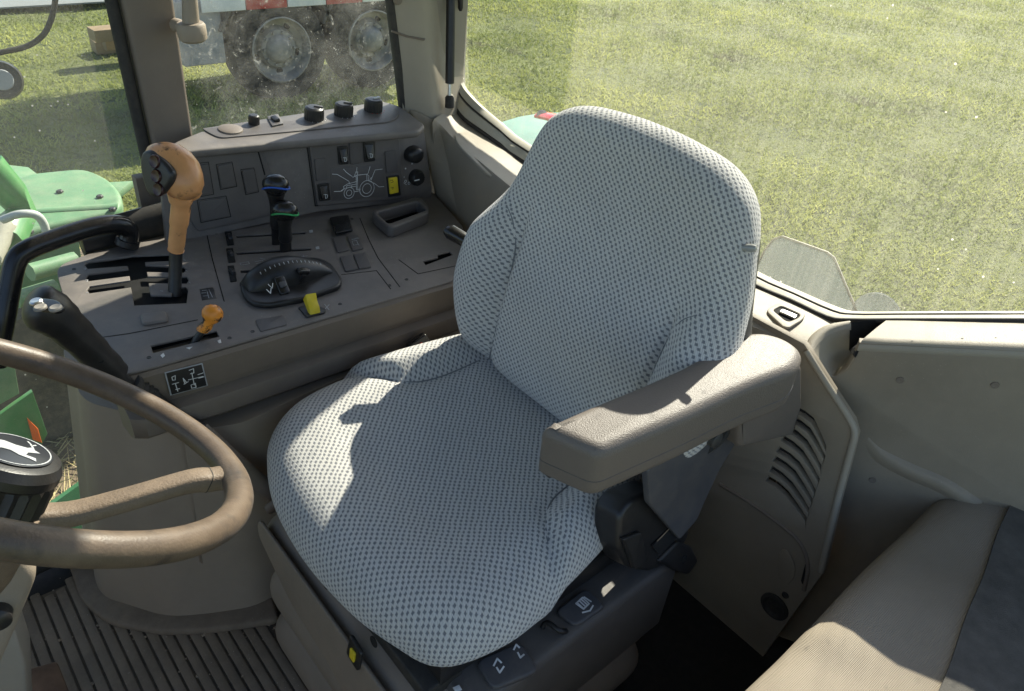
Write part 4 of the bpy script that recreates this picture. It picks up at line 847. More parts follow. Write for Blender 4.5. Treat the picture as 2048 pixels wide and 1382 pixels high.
# ---- upright switch panel
YP = -.70
UF = FR((0, YP, .6), (0, 1, .06), (-1, 0, 0))
up_ = slab('switch_panel_back', UF, rnd(UF.pts([(318, 310), (392, 298), (832, 249), (850, 262), (866, 384), (862, 400), (640, 424), (400, 478), (335, 492)]), .008), .014, M_CONS, con, -.016, (), .003, 2)
lpn = slab('left_switch_plate', UF, rnd(UF.pts([(375, 312), (513, 292), (522, 300), (566, 418), (556, 426), (395, 462), (380, 440)]), .006), .005, M_CONS2, up_, -.001, (), .0015, 2)
tube('panel_groove', [UF.p3(514, 294, .004), UF.p3(530, 350, .004)], .0014, M_DARK, lpn, 5)
for q in ([(392, 330), (416, 327), (426, 386), (398, 391)], [(434, 331), (463, 326), (472, 371), (442, 377)], [(483, 341), (507, 338), (516, 382), (492, 387)], [(397, 402), (450, 394), (459, 432), (404, 443)]):
    slab('blank_cover', UF, rnd(UF.pts(q, .004), .004), .004, M_CONS3, lpn, .0035, (), .0014, 2)
    c_ = UF.pts(q, .004); cv = V((sum(p[0] for p in c_)/4, sum(p[1] for p in c_)/4)); strokes('cover_groove', UF, [[tuple(cv+(V(p)-cv)*1.09) for p in c_+c_[:1]]], .0012, .0003, M_DARK, lpn, .0040)
rpn = slab('right_switch_plate', UF, rnd(UF.pts([(616, 288), (790, 272), (796, 278), (804, 392), (800, 396), (633, 411)]), .006), .007, M_CONS2, up_, -.001, (), .002, 2)
gv_ = UF.pts([(616, 288), (790, 272), (804, 392), (633, 411)], .0); cv = V((sum(p[0] for p in gv_)/4, sum(p[1] for p in gv_)/4)); strokes('plate_groove', UF, [[tuple(cv+(V(p)-cv)*1.02) for p in gv_+gv_[:1]]], .0022, .0003, M_DARK, up_, -.0018)
H6 = .006
for q in ([(628, 318), (650, 316), (655, 358), (632, 361)], [(697, 286), (721, 284), (723, 325), (700, 328)], [(769, 303), (791, 300), (795, 342), (772, 346)]):
    slab('blank_switch', UF, rnd(UF.pts(q, H6), .003), .0035, M_CONS3, rpn, H6-.0005, (), .001, 2)
for q in ([(674, 293), (694, 291), (696, 327), (677, 329)], [(725, 283), (748, 281), (749, 321), (728, 324)], [(634, 368), (656, 365), (660, 399), (638, 402)]):
    b_ = slab('switch_bezel', UF, rnd(UF.pts(q, H6), .003), .004, M_BLACK, rpn, H6-.0005, (), .001, 2)
    c_ = UF.pts(q, H6); cv = V((sum(p[0] for p in c_)/4, sum(p[1] for p in c_)/4)); i2 = [tuple(cv+(V(p)-cv)*.72) for p in c_]
    fsw = FR(UF.to3(cv.x, cv.y, H6+.003), UF.n+V((0, 0, .22)), (-1, 0, 0)); i3 = [fsw.to2(UF.to3(*p, H6+.003)) for p in i2]
    s_ = slab('switch_rocker', fsw, rnd(i3, .002), .005, M_BLACKG, b_, -.001, (), .0012, 2)
    strokes('switch_symbol', fsw, [[(-.002, -.012), (.002, -.012), (.004, -.006), (.0, -.004), (-.002, -.012)], [(-.004, -.004), (.0, -.004)]], .0008, .0003, M_WHT, b_, .0042)
pl_ = slab('tractor_diagram_plate', UF, UF.pts([(660, 337), (767, 328), (771, 393), (664, 402)], H6), .001, M_BLACKG if False else M_CONS3, rpn, H6-.0004, (), .0003)
def ua(x, y): return UF.px(400+x/3.0036, 220+y/3.0036, H6+.001)
def uc(x, y, r): c_ = V(ua(x, y)); q = (V(ua(x+r, y))-c_).length; return circ2(c_.x, c_.y, q, 22)
dl = [uc(1003, 472, 43), uc(1003, 472, 26), uc(896, 498, 30), uc(896, 498, 16)]
dl += [[ua(*p) for p in l] for l in ([(795, 385), (825, 387), (895, 428)], [(862, 355), (880, 375), (915, 400)], [(943, 345), (940, 380)], [(1022, 340), (1010, 380), (1000, 390)], [(1095, 355), (1052, 360), (1028, 420)], [(1105, 460), (1075, 462), (1045, 438)], [(805, 490), (845, 488), (868, 470)],
      [(930, 400), (940, 392), (1005, 385), (1012, 395)], [(938, 395), (940, 480)], [(945, 395), (948, 475)], [(1002, 388), (1003, 425)], [(940, 430), (885, 445), (862, 460), (866, 480)], [(895, 432), (900, 445)], [(900, 452), (938, 445)], [(865, 470), (880, 470)], [(905, 462), (935, 458)], [(930, 490), (962, 485)], [(945, 478), (965, 475)], [(1015, 395), (1012, 425), (1045, 440)], [(928, 400), (935, 372), (948, 372), (945, 392)], [(880, 470), (882, 455), (912, 450), (912, 470)], [(850, 488), (860, 478)], [(1020, 418), (1030, 405)], [(925, 400), (918, 405)])]
strokes('tractor_drawing', UF, dl, .0010, .0003, M_WHT, rpn, H6+.0008)
yq = [(776, 356), (793, 353), (796, 384), (779, 388)]
yb = slab('hazard_bezel', UF, rnd(UF.pts([(772, 352), (797, 349), (801, 390), (776, 394)], H6), .003), .003, M_BLACK, rpn, H6-.0005, (), .001)
ys_ = slab('hazard_switch', UF, rnd(UF.pts(yq, H6+.003), .002), .005, M_YEL, yb, H6+.002, (), .0015, 2)
strokes('hazard_symbol', UF, [[UF.px(781, 362, .014), UF.px(785, 360, .014), UF.px(787, 364, .014), UF.px(782, 366, .014)], [UF.px(783, 376, .014), UF.px(787, 375, .014), UF.px(786, 379, .014)]], .001, .0003, M_BLACK, yb, H6+.0071)
kb = UF.p3(825, 308, .001)
rings = [[UF.to3(*(V(UF.px(825, 306))+V((math.cos(a)*.021*s, math.sin(a)*.016*s-(.004 if math.sin(a) < 0 else 0)))), h) for a in np.linspace(0, 2*math.pi, 25)[:-1]] for s, h in ((1.05, -.002), (1, .008), (.9, .017), (.6, .021), (.1, .022))]
loft('dial_cap', rings, M_BLACK, up_, 50)
P = UF.p3(831, 354, 0); dk_ = lathe('lamp_dial', P, UF.n, [(.018, -.002), (.018, .008), (.016, .014), (.014, .016), (.001, .016)], M_BLACK, up_, 36, 40, (1, 2, .06))
fk = FR(P, UF.n, (-1, 0, 0)); box('pointer', fk, -.007, -.001, .014, .0022, .0012, M_WHT, dk_, .0155, .0003)
for x, y, r_ in ((824, 327, .0022), (811, 337, .0018), (808, 354, .001)): lathe('position_dot', UF.p3(x, y, -.0018), UF.n, [(r_, 0), (r_, .0006), (.0003, .0007)], M_WHT, up_, 10)
strokes('dial_symbols', UF, [circ2(*UF.px(812, 363), .0028, 10), circ2(*UF.px(819, 367), .0028, 10), [UF.px(808, 366), UF.px(814, 370)]], .0009, .0003, M_WHT, up_, -.0018)
# ---- sunlit ledge on top of the switch panel, with dials
P1, P2, P3 = pY(390, 297, YP), pY(830, 247, YP), pY(600, 229, -.80)
nl = (P2-P1).cross(P3-P1).normalized(); nl = nl if nl.z > 0 else -nl
LT = FR(P1, nl, (-1, 0, 0))
lt = slab('console_ledge', LT, rnd(LT.pts([(318, 310), (345, 284), (400, 262), (772, 203), (802, 212), (852, 250), (838, 262), (390, 301)]), [.01, .02, .01, .01, .02, .015, .01, .01], 4), .016, M_CONS, con, -.016, (), .006, 3)
dpl = slab('dial_plate', LT, rnd(LT.pts([(404, 258), (764, 204), (788, 212), (799, 232), (784, 244), (583, 264), (440, 277), (420, 268)], .001), [.004, .006, .02, .03, .03, .05, .02, .01], 5), .003, M_CONS2, lt, -.0005, (), .0012, 2)
def knob(nm, x, y, r_, h, par, cap=True):
    P = LT.p3(x, y, .002); o = lathe(nm, P, LT.n, [(r_*1.02, 0), (r_*1.02, h*.62), (r_*.94, h*.84), (r_*.72, h*.93), (.001, h*.95)], M_BLACK, par, 48, 25, (0, 1, .05)); return P, o
for x, y, ang in ((628, 238, 1.0), (687, 230, .9), (746, 221, -.5)):
    P, o = knob('rotary_dial', x, y, .0195, .028, dpl); fk = FR(P+LT.n*.0262, LT.n, V((-math.cos(ang), -math.sin(ang)*-.4, 0))); box('pointer', fk, .008, 0, .018, .005, .004, M_PLATEG if ang != -.5 else M_WHT, o, -.001, .001)
    for k in range(5): q = V(LT.px(x, y))+V((math.cos(-.5-k*.42), math.sin(-.5-k*.42)))*.0245; lathe('dial_dot', LT.to3(q.x, q.y, .0025), LT.n, [(.0011, 0), (.0011, .0004), (.0003, .0005)], M_WHT if x < 740 else M_REDL, dpl, 8)
P, o = knob('small_dial', 508, 248, .0105, .020, dpl)
slab('ledge_switch', LT, rnd(LT.pts([(534, 236), (556, 231), (567, 250), (544, 255)], .002), .002), .004, M_CONS3, dpl, .002, (), .001); fq = FR(LT.p3(551, 240, .006), LT.n+V((.2, 0, 0)), (-1, 0, 0)); box('ledge_switch_rocker', fq, 0, 0, .012, .02, .008, M_BLACK, dpl, -.002, .002, .002)
c_ = LT.p3(461, 260, .002); lathe('speaker_cap', c_, LT.n, [(.023, 0), (.022, .003), (.018, .0045), (.001, .005)], M_FASC, dpl, 30)
# right wall closing the cab under the windows, behind the console
wbox('right_wall', (-.60, -.815, .0), (.10, -.79, .70), M_PILLAR, cab, .004)
# ================================================================== LEVERS
def egg(o, ax, side, secs, n=24):                    # lofted rings of ellipses along an axis: (pos, ru, rv, shift_u, shift_v)
    ax = V(ax).normalized(); u = V(side); u = (u-ax*u.dot(ax)).normalized(); v = ax.cross(u)
    return [[V(o)+ax*h+u*(su+ru*math.cos(a))+v*(sv+rv*math.sin(a)) for a in np.linspace(0, 2*math.pi, n+1)[:-1]] for h, ru, rv, su, sv in secs]
base = CT.p3(350, 586, -.02)
gl = thing('gear_lever', 'tall gear lever with scuffed orange grip and black button face', 'lever', base, 'levers on the console')
L1, L2, L3, L4 = CT.p3(349, 592, -.01), pY(352, 498, base.y+.005), pY(362, 408, base.y+.02), pY(352, 345, base.y+.03)
tube('shaft', [L1, L1.lerp(L2, .3), L2, L2.lerp(L3, .3)], [(.0105, .0105)]*4, M_BLACK, gl, 16)
tube('grip', cr([L2.lerp(L3, -.02), L2.lerp(L3, .05), L2.lerp(L3, .5), L3, L3.lerp(L4, .4)], 5), [.0135]*2+[.0125]*4+[.0132]*5+[.015]*5+[.018]*5, M_ORANGE, gl, 20)
axh = (L4-L3).normalized(); cside = (CAM-L4).normalized()
lft = -RT
hd_ = loft('head', egg(L4, UPV*.93+RT*-.30, RT, [(-.044, .010, .010, .008, 0), (-.040, .018, .018, .008, 0), (-.028, .028, .026, .007, 0), (-.012, .034, .030, .004, 0), (.006, .0365, .032, .001, 0), (.024, .034, .031, -.003, 0), (.038, .028, .026, -.008, 0), (.046, .019, .018, -.012, 0), (.050, .008, .008, -.014, 0)]), M_ORANGE, gl, 60)
# black face on the operator's side of the head
fcn = (RT*-.62+cside*.75).normalized(); fcx = FR(L4+fcn*.0215, fcn, RT)
fpts = rnd(fcx.pts([(291, 322), (296, 302), (312, 299), (340, 322), (357, 345), (352, 368), (330, 392), (312, 394), (302, 378), (294, 350)], .0), .01, 4)
bf = slab('button_face', fcx, fpts, .014, M_BLACK, hd_, -.002, (), .006, 4)
for (x, y) in ((310, 323), (313, 352), (317, 379)):
    P = fcx.p3(x, y, .012); lathe('button', P, fcn, [(.0105, -.001), (.0105, .001), (.009, .003), (.006, .002), (.001, .0018)], mat('dark_red_button', (.035, .010, .010), .3), hd_, 20)
loft('thumb_rest', egg(pY(384, 384, L4.y-.005), RT*.75+UPV*.6, cside, [(-.016, .006, .006, 0, 0), (-.008, .011, .012, 0, 0), (.002, .012, .014, 0, 0), (.010, .009, .011, 0, 0), (.014, .004, .005, 0, 0)]), M_ORANGE, hd_, 60)
def scv(nm, label, bpx, tpx, mring, yoff):
    b = CT.p3(*bpx, -.02); o = thing('control_lever', label, 'lever', b, 'levers on the console')
    T = pY(tpx[0], tpx[1], b.y+yoff); ax = (T-b).normalized()
    tube('shaft', [b, b.lerp(T, .6)], [(.007, .012)]*2, M_BLACK, o, 12, up=(0, 1, 0))
    tube('grip', cr([b.lerp(T, .40), b.lerp(T, .5), b.lerp(T, .72), b.lerp(T, .92)], 4), [.0115, .0125, .0128, .0128, .0125, .0120, .0118, .0118, .012, .013, .0145, .0165, .018], M_BLACK, o, 18)
    ax2 = (UPV*.85-FW*.35).normalized()
    k = loft('knob', egg(T, ax2, RT*.97-UPV*.25, [(-.016, .016, .013, 0, 0), (-.008, .0225, .017, 0, 0), (.0, .0245, .019, 0, 0), (.008, .0225, .018, 0, 0), (.014, .017, .014, 0, 0), (.018, .009, .008, 0, 0), (.0185, .002, .002, 0, 0)]), M_BLACKG, o, 60)
    rg = egg(T, ax2, RT*.97-UPV*.25, [(-.005, .0242, .0187, 0, 0)])[0]; rg = [p-ax2*(.003*math.cos(2*math.pi*i/24*2)) for i, p in enumerate(rg)]
    tube('ring', rg+[rg[0]], .0017, mring, k, 6)
scv('blue', 'black control lever with blue ring, rear one of the pair', (556, 503), (551, 369), M_BLUE, .035)
scv('green', 'black control lever with green ring in front of the blue ringed one', (572, 517), (569, 421), M_GRNR, .03)
b = CT.p3(386, 690, -.012); o = thing('small_lever', 'short lever with worn orange ball knob near console edge', 'lever', b, 'levers on the console')
T = pY(424, 630, b.y+.01)
tube('shaft', [b, b.lerp(T, .75)], [(.006, .008), (.005, .006)], M_BLACK, o, 10)
n1 = b.lerp(T, .55); kb = loft('knob', egg(T, (T-b).normalized()*.7+UPV*.4, RT, [(-.030, .0085, .008, -.006, 0), (-.022, .0105, .009, -.004, 0), (-.013, .008, .008, -.001, 0), (-.009, .011, .011, 0, 0), (-.004, .0145, .0145, 0, 0), (.003, .016, .016, 0, 0), (.010, .0135, .0135, 0, 0), (.015, .008, .008, 0, 0), (.017, .001, .001, 0, 0)]), mat('bright_orange_knob', (.72, .26, .03), .35, 0, 500, .1, 30), o, 60)
wear(MAT['bright_orange_knob'], (.03, .02, .015), 45, .52, .58)
# black joystick with three buttons on its carrier arm
G = [pY(232, 745, -.315), pY(196, 712, -.31), pY(150, 668, -.305), pY(110, 632, -.30), pY(86, 618, -.30)]
js = thing('joystick', 'black moulded joystick with three pale buttons behind the steering wheel', 'joystick', pY(290, 790, -.32))
gax = (G[3]-G[0]).normalized(); nG = (UPV*.8+RT*.35-FW*.5)
rings = tube_rings(cr(G, 4), [(.0175, .0175)]*2+[(.0195, .0195)]*3+[(.0215, .0215)]*3+[(.0235, .0235)]*3+[(.026, .026)]*2+[(.028, .028)]*2+[(.028, .029)]*2, 22)
tip = rings[-1]; cT = sum(tip, V())/len(tip)
for s, e in ((.97, .007), (.85, .014), (.6, .019), (.2, .021)): rings.append([cT+(p-cT)*s+gax*e for p in tip])
gp = loft('grip', rings, M_BLACK, js, 60)
nt_ = (UPV*.75-FW*.55).normalized(); ft = FR(pY(92, 612, -.30)+nt_*.0255, nt_, RT)
cap = slab('button_plate', ft, rnd(ft.pts([(58, 604), (75, 598), (118, 602), (132, 618), (115, 626), (72, 620)]), .012, 5), .006, M_BLACKG, gp, -.003, (), .0025, 3)
for (x, y), mm in zip(((73, 605), (81, 617), (112, 618)), (M_STEEL, M_RIM, M_RIM)): lathe('button', ft.p3(x, y, .003), nt_, [(.0072, 0), (.0072, .002), (.0055, .0035), (.001, .003)], mm, gp, 18)
for x, y in ((179, 688), (202, 722)): lathe('grip_screw', pY(x, y, -.29), (CAM-pY(x, y, -.29)), [(.003, 0), (.003, .001), (.001, .001)], M_DARK, gp, 10)
J = [pY(228, 742, -.315), pY(262, 772, -.32), pY(300, 800, -.318), pY(360, 845, -.31), pY(400, 862, -.30)]
tube('stem', [J[0], J[1]], .009, M_BLACK, js, 12)
tube('boot', cr([J[1]-(J[2]-J[1])*.1, J[1].lerp(J[2], .25), J[1].lerp(J[2], .5), J[1].lerp(J[2], .75), J[2]], 2), [.018, .019, .015, .019, .015, .019, .016, .019, .017], M_RUB, js, 18)
tube('arm', [J[2], J[3], J[4]], [.016, .0155, .0155], M_BLACK, js, 14)
rail = [pY(395, 858, -.30), pY(470, 925, -.285), pY(560, 1000, -.265), pY(620, 1050, -.25)]
tube('carrier', rail, [(.017, .012)]*4, M_PILLAR, js, 10)
# black grab rail
g2 = cr([pY(255, 484, -.70), pY(258, 462, -.70), pY(238, 449, -.695), pY(190, 453, -.69), pY(110, 478, -.68), pY(55, 500, -.67), pY(32, 522, -.665), pY(20, 570, -.655), pY(8, 640, -.64), pY(-10, 730, -.63)], 5)
gr = thing('grab_rail', 'bent black grab rail beside the front end of the console', 'grab rail', pY(255, 490, -.70))
tube('rail', g2, .0165, M_BLACKG, gr, 16)
lathe('end_foot', g2[0], (g2[0]-g2[3]), [(.020, -.004), (.020, .006), (.017, .009), (.001, .01)], M_BLACK, gr, 18)
sw_ = FR(pY(205, 478, -.73), (0, 1, .1), (1, 0, 0))
bx_ = slab('rail_bracket', sw_, rnd(sw_.pts([(160, 474), (258, 452), (262, 476), (168, 505)]), .006), .03, M_BLACK, gr, -.02, (), .004)
# ================================================================== STEERING WHEEL
SC = V((.433, .0, .831)); th, sd = .640, -.113
NS = V((-math.sin(th), math.sin(sd), math.cos(th))).normalized(); Ra = V((0, 1, 0)).cross(NS).normalized(); Rb = NS.cross(Ra)
stw = thing('steering_wheel', 'worn brown steering wheel with three spokes and black emblem knob', 'steering wheel', SC-NS*.09)
RW = .193
nseg = 96; rings = []
for i in range(nseg):
    a = 2*math.pi*i/nseg; q = Ra*math.cos(a)+Rb*math.sin(a); rings.append([SC+q*(RW+.0136*math.cos(t))+NS*.0136*math.sin(t) for t in np.linspace(0, 2*math.pi, 17)[:-1]])
vs = [p for r in rings for p in r]; fs = [(i*16+j, i*16+(j+1) % 16, ((i+1) % nseg)*16+(j+1) % 16, ((i+1) % nseg)*16+j) for i in range(nseg) for j in range(16)]
me = bpy.data.meshes.new('m'); me.from_pydata([tuple(v) for v in vs], [], fs); rim_o = fin(me, 'rim', M_WHEEL, stw, 80)
HB = SC-NS*.088
pS = hit(375, 930, NS, NS.dot(SC)); a0 = math.atan2((pS-SC).dot(Rb), (pS-SC).dot(Ra))
for k in range(3):
    a = a0+k*2*math.pi/3; q = Ra*math.cos(a)+Rb*math.sin(a)
    pth = [HB+q*.025+NS*.006, HB+q*.06+NS*.014, HB.lerp(SC, .42)+q*.10, HB.lerp(SC, .80)+q*.152, SC+q*(RW-.020)-NS*.010, SC+q*(RW-.004)-NS*.002]
    v_ = NS.cross(q).normalized(); rings = []
    for k2, p in enumerate(cr(pth, 5)):
        e2 = sstep(22, 27, k2); hw, hh2 = .0135+.008*e2, .0105+.003*e2; rings.append([p+v_*hw*(abs(math.cos(t))**.55)*(1 if math.cos(t) > 0 else -1)+NS*hh2*(abs(math.sin(t))**.55)*(1 if math.sin(t) > 0 else -1) for t in np.linspace(0, 2*math.pi, 21)[:-1]])
    so_ = loft('spoke', rings, M_SPOKE, stw, 60)
    jr = [[sum(rings[19], V())/20+(p-sum(rings[19], V())/20)*1.02+(rings[20][0]-rings[19][0])*k3 for p in rings[19]] for k3 in (0, .25)]
    loft('spoke_joint', jr, M_RUB, so_, 30)
hub = lathe('hub', HB, NS, [(.030, -.10), (.042, -.05), (.045, -.01), (.043, .012), (.001, .013)], M_SPOKE, stw, 36)
cap = lathe('lock_knob', HB, NS, [(.036, .012), (.0430, .016), (.0430, .042), (.0405, .045), (.0435, .048), (.0435, .056), (.0395, .064), (.0345, .066), (.001, .066)], M_BLACK, stw, 44, 25, (1, 2, .10))
em = FR(HB+NS*.0665, NS, RT)
ec = [(.0315*math.cos(a), .0315*math.sin(a)) for a in np.linspace(0, 2*math.pi, 37)[:-1]]
slab('emblem_plate', em, ec, .0012, mat('emblem_black', (.02, .022, .026), .3), cap, 0, (), .0004)
strokes('emblem_ring', em, [circ2(0, 0, .0292, 40)], .0012, .0004, M_GREYP, cap, .0013)
deer = [(-.022, -.001), (-.014, .006), (-.004, .008), (.004, .012), (.006, .018), (.010, .014), (.016, .013), (.013, .009), (.010, .005), (.012, -.001), (.020, .001), (.024, -.004), (.018, -.004), (.009, -.006), (.0, -.005), (-.006, -.008), (-.010, -.016), (-.017, -.018), (-.013, -.012), (-.013, -.006), (-.018, -.008), (-.024, -.013), (-.026, -.010), (-.019, -.004)]
slab('leaping_deer_emblem', em, deer, .0005, M_GREYP, cap, .0013, (), .0001)
strokes('emblem_antlers', em, [[(.006, .017), (.0, .022), (-.004, .024)], [(.003, .019), (.004, .024)]], .0016, .0004, M_GREYP, cap, .0013)
# column shroud below the wheel
fcS = FR((0, .16, 0), (.25, 1, .1), (-1, 0, 0))
sc_ = thing('steering_column', 'beige steering column shroud under the wheel at the left edge', 'steering column', (.5, .1, 0))
slab('shroud', fcS, rnd(fcS.pts([(-160, 1090), (10, 1098), (48, 1118), (72, 1150), (70, 1172), (30, 1270), (-10, 1360), (-160, 1400)]), [.0, .02, .02, .02, .02, .02, .02, 0], 5), .12, M_BASE, sc_, -.12, (), .012, 3)
lathe('adjust_knob', fcS.p3(-6, 1225, .0), fcS.n, [(.014, 0), (.014, .012), (.010, .016), (.001, .017)], M_BLACK, sc_, 20)
fl2 = FR((0, .06, 0), (.3, 1, .2), (-1, 0, 0))
slab('pedestal', fl2, fl2.pts([(-120, 1240), (28, 1262), (50, 1330), (56, 1460), (-120, 1460)]), .06, M_BEIGE, sc_, -.06, (), .006, 2)
slab('pedestal_step', FR((0, .0, 0), (.3, 1, .2), (-1, 0, 0)), FR((0, .0, 0), (.3, 1, .2), (-1, 0, 0)).pts([(20, 1250), (40, 1262), (54, 1308), (52, 1400), (10, 1420)]), .03, M_BEIGE, sc_, -.03, (), .004)
pd = pZ(85, 1375, .06); tag(box('pedal', FR(pd, (-.4, .1, .9), (1, 0, 0)), .0, .0, .06, .07, .012, mat('rusty_pedal', (.17, .10, .06), .7, .4, 200, .3, 20), None, 0, .003, .008, 2), 'rusty brown pedal at the bottom left corner', 'pedal')
# ================================================================== OPERATOR SEAT
seat = thing('operator_seat', 'grey dotted fabric operator seat with one grey armrest', 'seat', (-.05, .01, 0))
def resample(pts, n):
    P = [V(p) for p in pts]+[V(pts[0])]; L = [0]
    for a, b in zip(P[:-1], P[1:]): L.append(L[-1]+(b-a).length)
    out = []; j = 0
    for i in range(n):
        s = L[-1]*i/n
        while L[j+1] < s: j += 1
        out.append(P[j].lerp(P[j+1], (s-L[j])/(L[j+1]-L[j]+1e-12)))
    return out
def pillow(name, fr, outl, cen, top, rr, dep, m, parent, n=128, nin=40, tuck=.02, rz=None):
    O = resample(outl, n); C = V(cen); rz = rz or rr; rings = []; uvs = []
    D = [(C-o).normalized() for o in O]
    ins = [(o-C).length for o in O]
    for i in range(nin+1):
        s = i/nin; ring = []; uu = []
        for o, d, l in zip(O, D, ins):
            e = rr+(l-rr)*(1-s); p = o+d*(e if s > 0 else l*.9999); ring.append(fr.to3(p.x, p.y, top(p.x, p.y))); uu.append((p.x, p.y))
        rings.append(ring); uvs.append(uu)
    ln = 0
    for k in range(1, 11):
        ph = math.pi/2*k/10; e = rr*(1-math.sin(ph)); dz = -rz*(1-math.cos(ph)); ln = rr*ph; ring = []; uu = []
        for o, d in zip(O, D):
            p = o+d*e; q = o+d*rr-d*ln; ring.append(fr.to3(p.x, p.y, top(p.x, p.y)+dz)); uu.append((q.x, q.y))
        rings.append(ring); uvs.append(uu)
    for k in range(1, 5):
        s = k/4; ring = []; uu = []
        for o, d in zip(O, D):
            p = o+d*tuck*s*s; q = o+d*rr-d*(ln+(dep-rz)*s); ring.append(fr.to3(p.x, p.y, top((o+d*.0).x, (o).y)-rz-(dep-rz)*s)); uu.append((q.x, q.y))
        rings.append(ring); uvs.append(uu)
    me = grid_mesh(rings, True, True, True); uvl = me.uv_layers.new(name='UVMap'); fl_ = [q for r in uvs for q in r]
    dat = np.zeros((len(me.loops), 2)); vi = np.zeros(len(me.loops), dtype=np.int32); me.loops.foreach_get('vertex_index', vi); dat[:] = np.array(fl_)[vi]; uvl.data.foreach_set('uv', dat.ravel())
    return fin(me, name, m, parent, 70)
fcu = FR((0, -.027, .012), (0, 0, 1), (0, 1, 0))          # u = left, v = rearward
def flip(p): return p
cu_out = rnd([(-.225, .31), (-.262, .18), (-.280, .05), (-.270, -.05), (-.235, -.125), (-.13, -.172), (.0, -.186), (.14, -.172), (.245, -.135), (.279, -.06), (.274, .05), (.248, .19), (.212, .31)], [.05, .1, .1, .08, .07, .08, .1, .08, .07, .08, .1, .1, .05], 8)
def wingq(u, v): return abs(u)-.158-1.15*max(0, .10-v if v < .10 else 0) - max(0, .16-v)*.25
def cu_top(u, v):
    q = wingq(u, v); z = .508
    z -= .020*(1-min(1, (abs(u)/.20)**2))*sstep(-.14, -.02, v)
    z -= .030*sstep(-.05, -.19, v)
    z += .024*sstep(.0, .045, q) - .004*math.exp(-(q/.012)**2)*sstep(-.03, .03, v)
    z -= .012*sstep(.17, .27, abs(u))
    return z
pillow('cushion', fcu, cu_out, (0, .06), cu_top, .050, .085, M_FAB, seat, 140, 60, .03, .05)
bt = R(14); fb = FR((-.235, .000, .538), (math.cos(bt), 0, math.sin(bt)), (0, 1, 0))
half = [(.0, -.03), (.12, -.026), (.18, -.004), (.232, .040), (.264, .095), (.269, .150), (.262, .200), (.246, .240), (.226, .29), (.208, .345), (.195, .385), (.174, .421), (.130, .447), (.06, .457)]
bo = half+[(0, .459)]+[(-a, b) for a, b in half[:0:-1]]
bo = [tuple(p)[:2] for p in cr([(a, b, 0) for a, b in bo]+[(0, -.03, 0)], 5)][:-1]
def bk_top(u, v):
    q = abs(u)-.155+.10*sstep(.16, .30, v)*0
    w_ = 1-sstep(.20, .30, v)
    z = .004-.014*(1-min(1, (abs(u)/.2)**2)) + .016*math.exp(-((v-.13)/.11)**2)*(1-min(1, (abs(u)/.24)**2))
    z += .034*sstep(-.002, .05, q)*w_ - .010*math.exp(-(q/.006)**2)*w_
    z += .012*sstep(.30, .46, v)
    return z
pillow('backrest', fb, bo, (0, .20), bk_top, .042, .085, M_FAB, seat, 150, 60, .012, .042)
for sg in (-1, 1):
    tube('seam', cr([fb.to3(sg*u_, v_, bk_top(sg*u_, v_)-.0005) for u_, v_ in ((.150, .0), (.155, .08), (.156, .16), (.160, .21), (.172, .245), (.192, .265))], 5), .0013, mat('seam_thread', (.16, .17, .18), .9), seat, 6)
    tube('seam', cr([fcu.to3(sg*u_, v_, cu_top(sg*u_, v_)+.0003) for u_, v_ in ((.158, .25), (.158, .17), (.168, .12), (.195, .085), (.225, .062))], 6), .0013, mat('seam_thread', (.16, .17, .18), .9), seat, 6)
sh = [(a*1.006, (b-.2)*.955+.188) for a, b in bo]
pillow('back_shell', FR(fb.to3(0, 0, -.060), -fb.n, (0, 1, 0)), [(a, b) for a, b in [(u, -v) for u, v in sh]], (0, -.20), lambda u, v: .045, .05, .055, M_SHELL, seat, 90, 6, .0)
# armrest
fA = FR((0, 0, .752), (.035, 0, 1), (1, 0, 0))
ap = rnd(fA.pts([(1076, 852), (1200, 905), (1380, 828), (1500, 770), (1598, 735), (1612, 700), (1575, 672), (1520, 657), (1450, 668), (1390, 718), (1290, 762), (1180, 806)]), [.014, .014, .03, .05, .03, .03, .03, .03, .03, .05, .04, .03], 5)
arm = slab('armrest', fA, ap, .078, M_ARM, seat, -.078, (), .015, 5, 60)
mo = offp(ap, -.0002); tube('mould_line', [fA.to3(p[0], p[1], -.050) for p in mo+mo[:1]], .0007, M_PLATEG, arm, 5)
fAr = FR((0, .30, 0), (0, 1, 0), (-1, 0, 0))
slab('armrest_rear_block', FR((0, .285, 0), (0, 1, 0), (-1, 0, 0)), rnd(FR((0, .285, 0), (0, 1, 0), (-1, 0, 0)).pts([(1478, 770), (1606, 730), (1606, 810), (1588, 872), (1478, 898)]), .01), .06, M_ARM, arm, -.06, (), .008, 3)
lathe('armrest_pivot_cap', pY(1432, 880, .272), (0, 1, 0), [(.012, -.01), (.012, .002), (.009, .004), (.001, .004)], M_SHELL, arm, 20)
fM = FR((-.25, .262, .56), (0, 1, .1), (-1, 0, 0))
slab('armrest_bracket', fM, rnd(fM.pts([(1295, 945), (1335, 885), (1400, 845), (1480, 840), (1470, 890), (1440, 940), (1412, 1000), (1395, 1040), (1360, 1080), (1300, 1010)]), .006), .012, M_PLATEG, seat, -.012, (), .003, 2)
fM2 = FR((-.2, .285, .38), (-.1, 1, .25), (-1, 0, 0))
rcl = slab('recliner_housing', fM2, rnd(fM2.pts([(1240, 1030), (1262, 1000), (1318, 978), (1362, 1012), (1382, 1050), (1378, 1078), (1342, 1125), (1300, 1146), (1258, 1138), (1236, 1100)]), .012), .045, M_BLACK, seat, -.045, (), .008, 3)
slab('recliner_slot', fM2, rnd(fM2.pts([(1300, 1090), (1365, 1030), (1378, 1048), (1315, 1108)]), .004), .004, M_DARK, rcl, .0, (), .001)
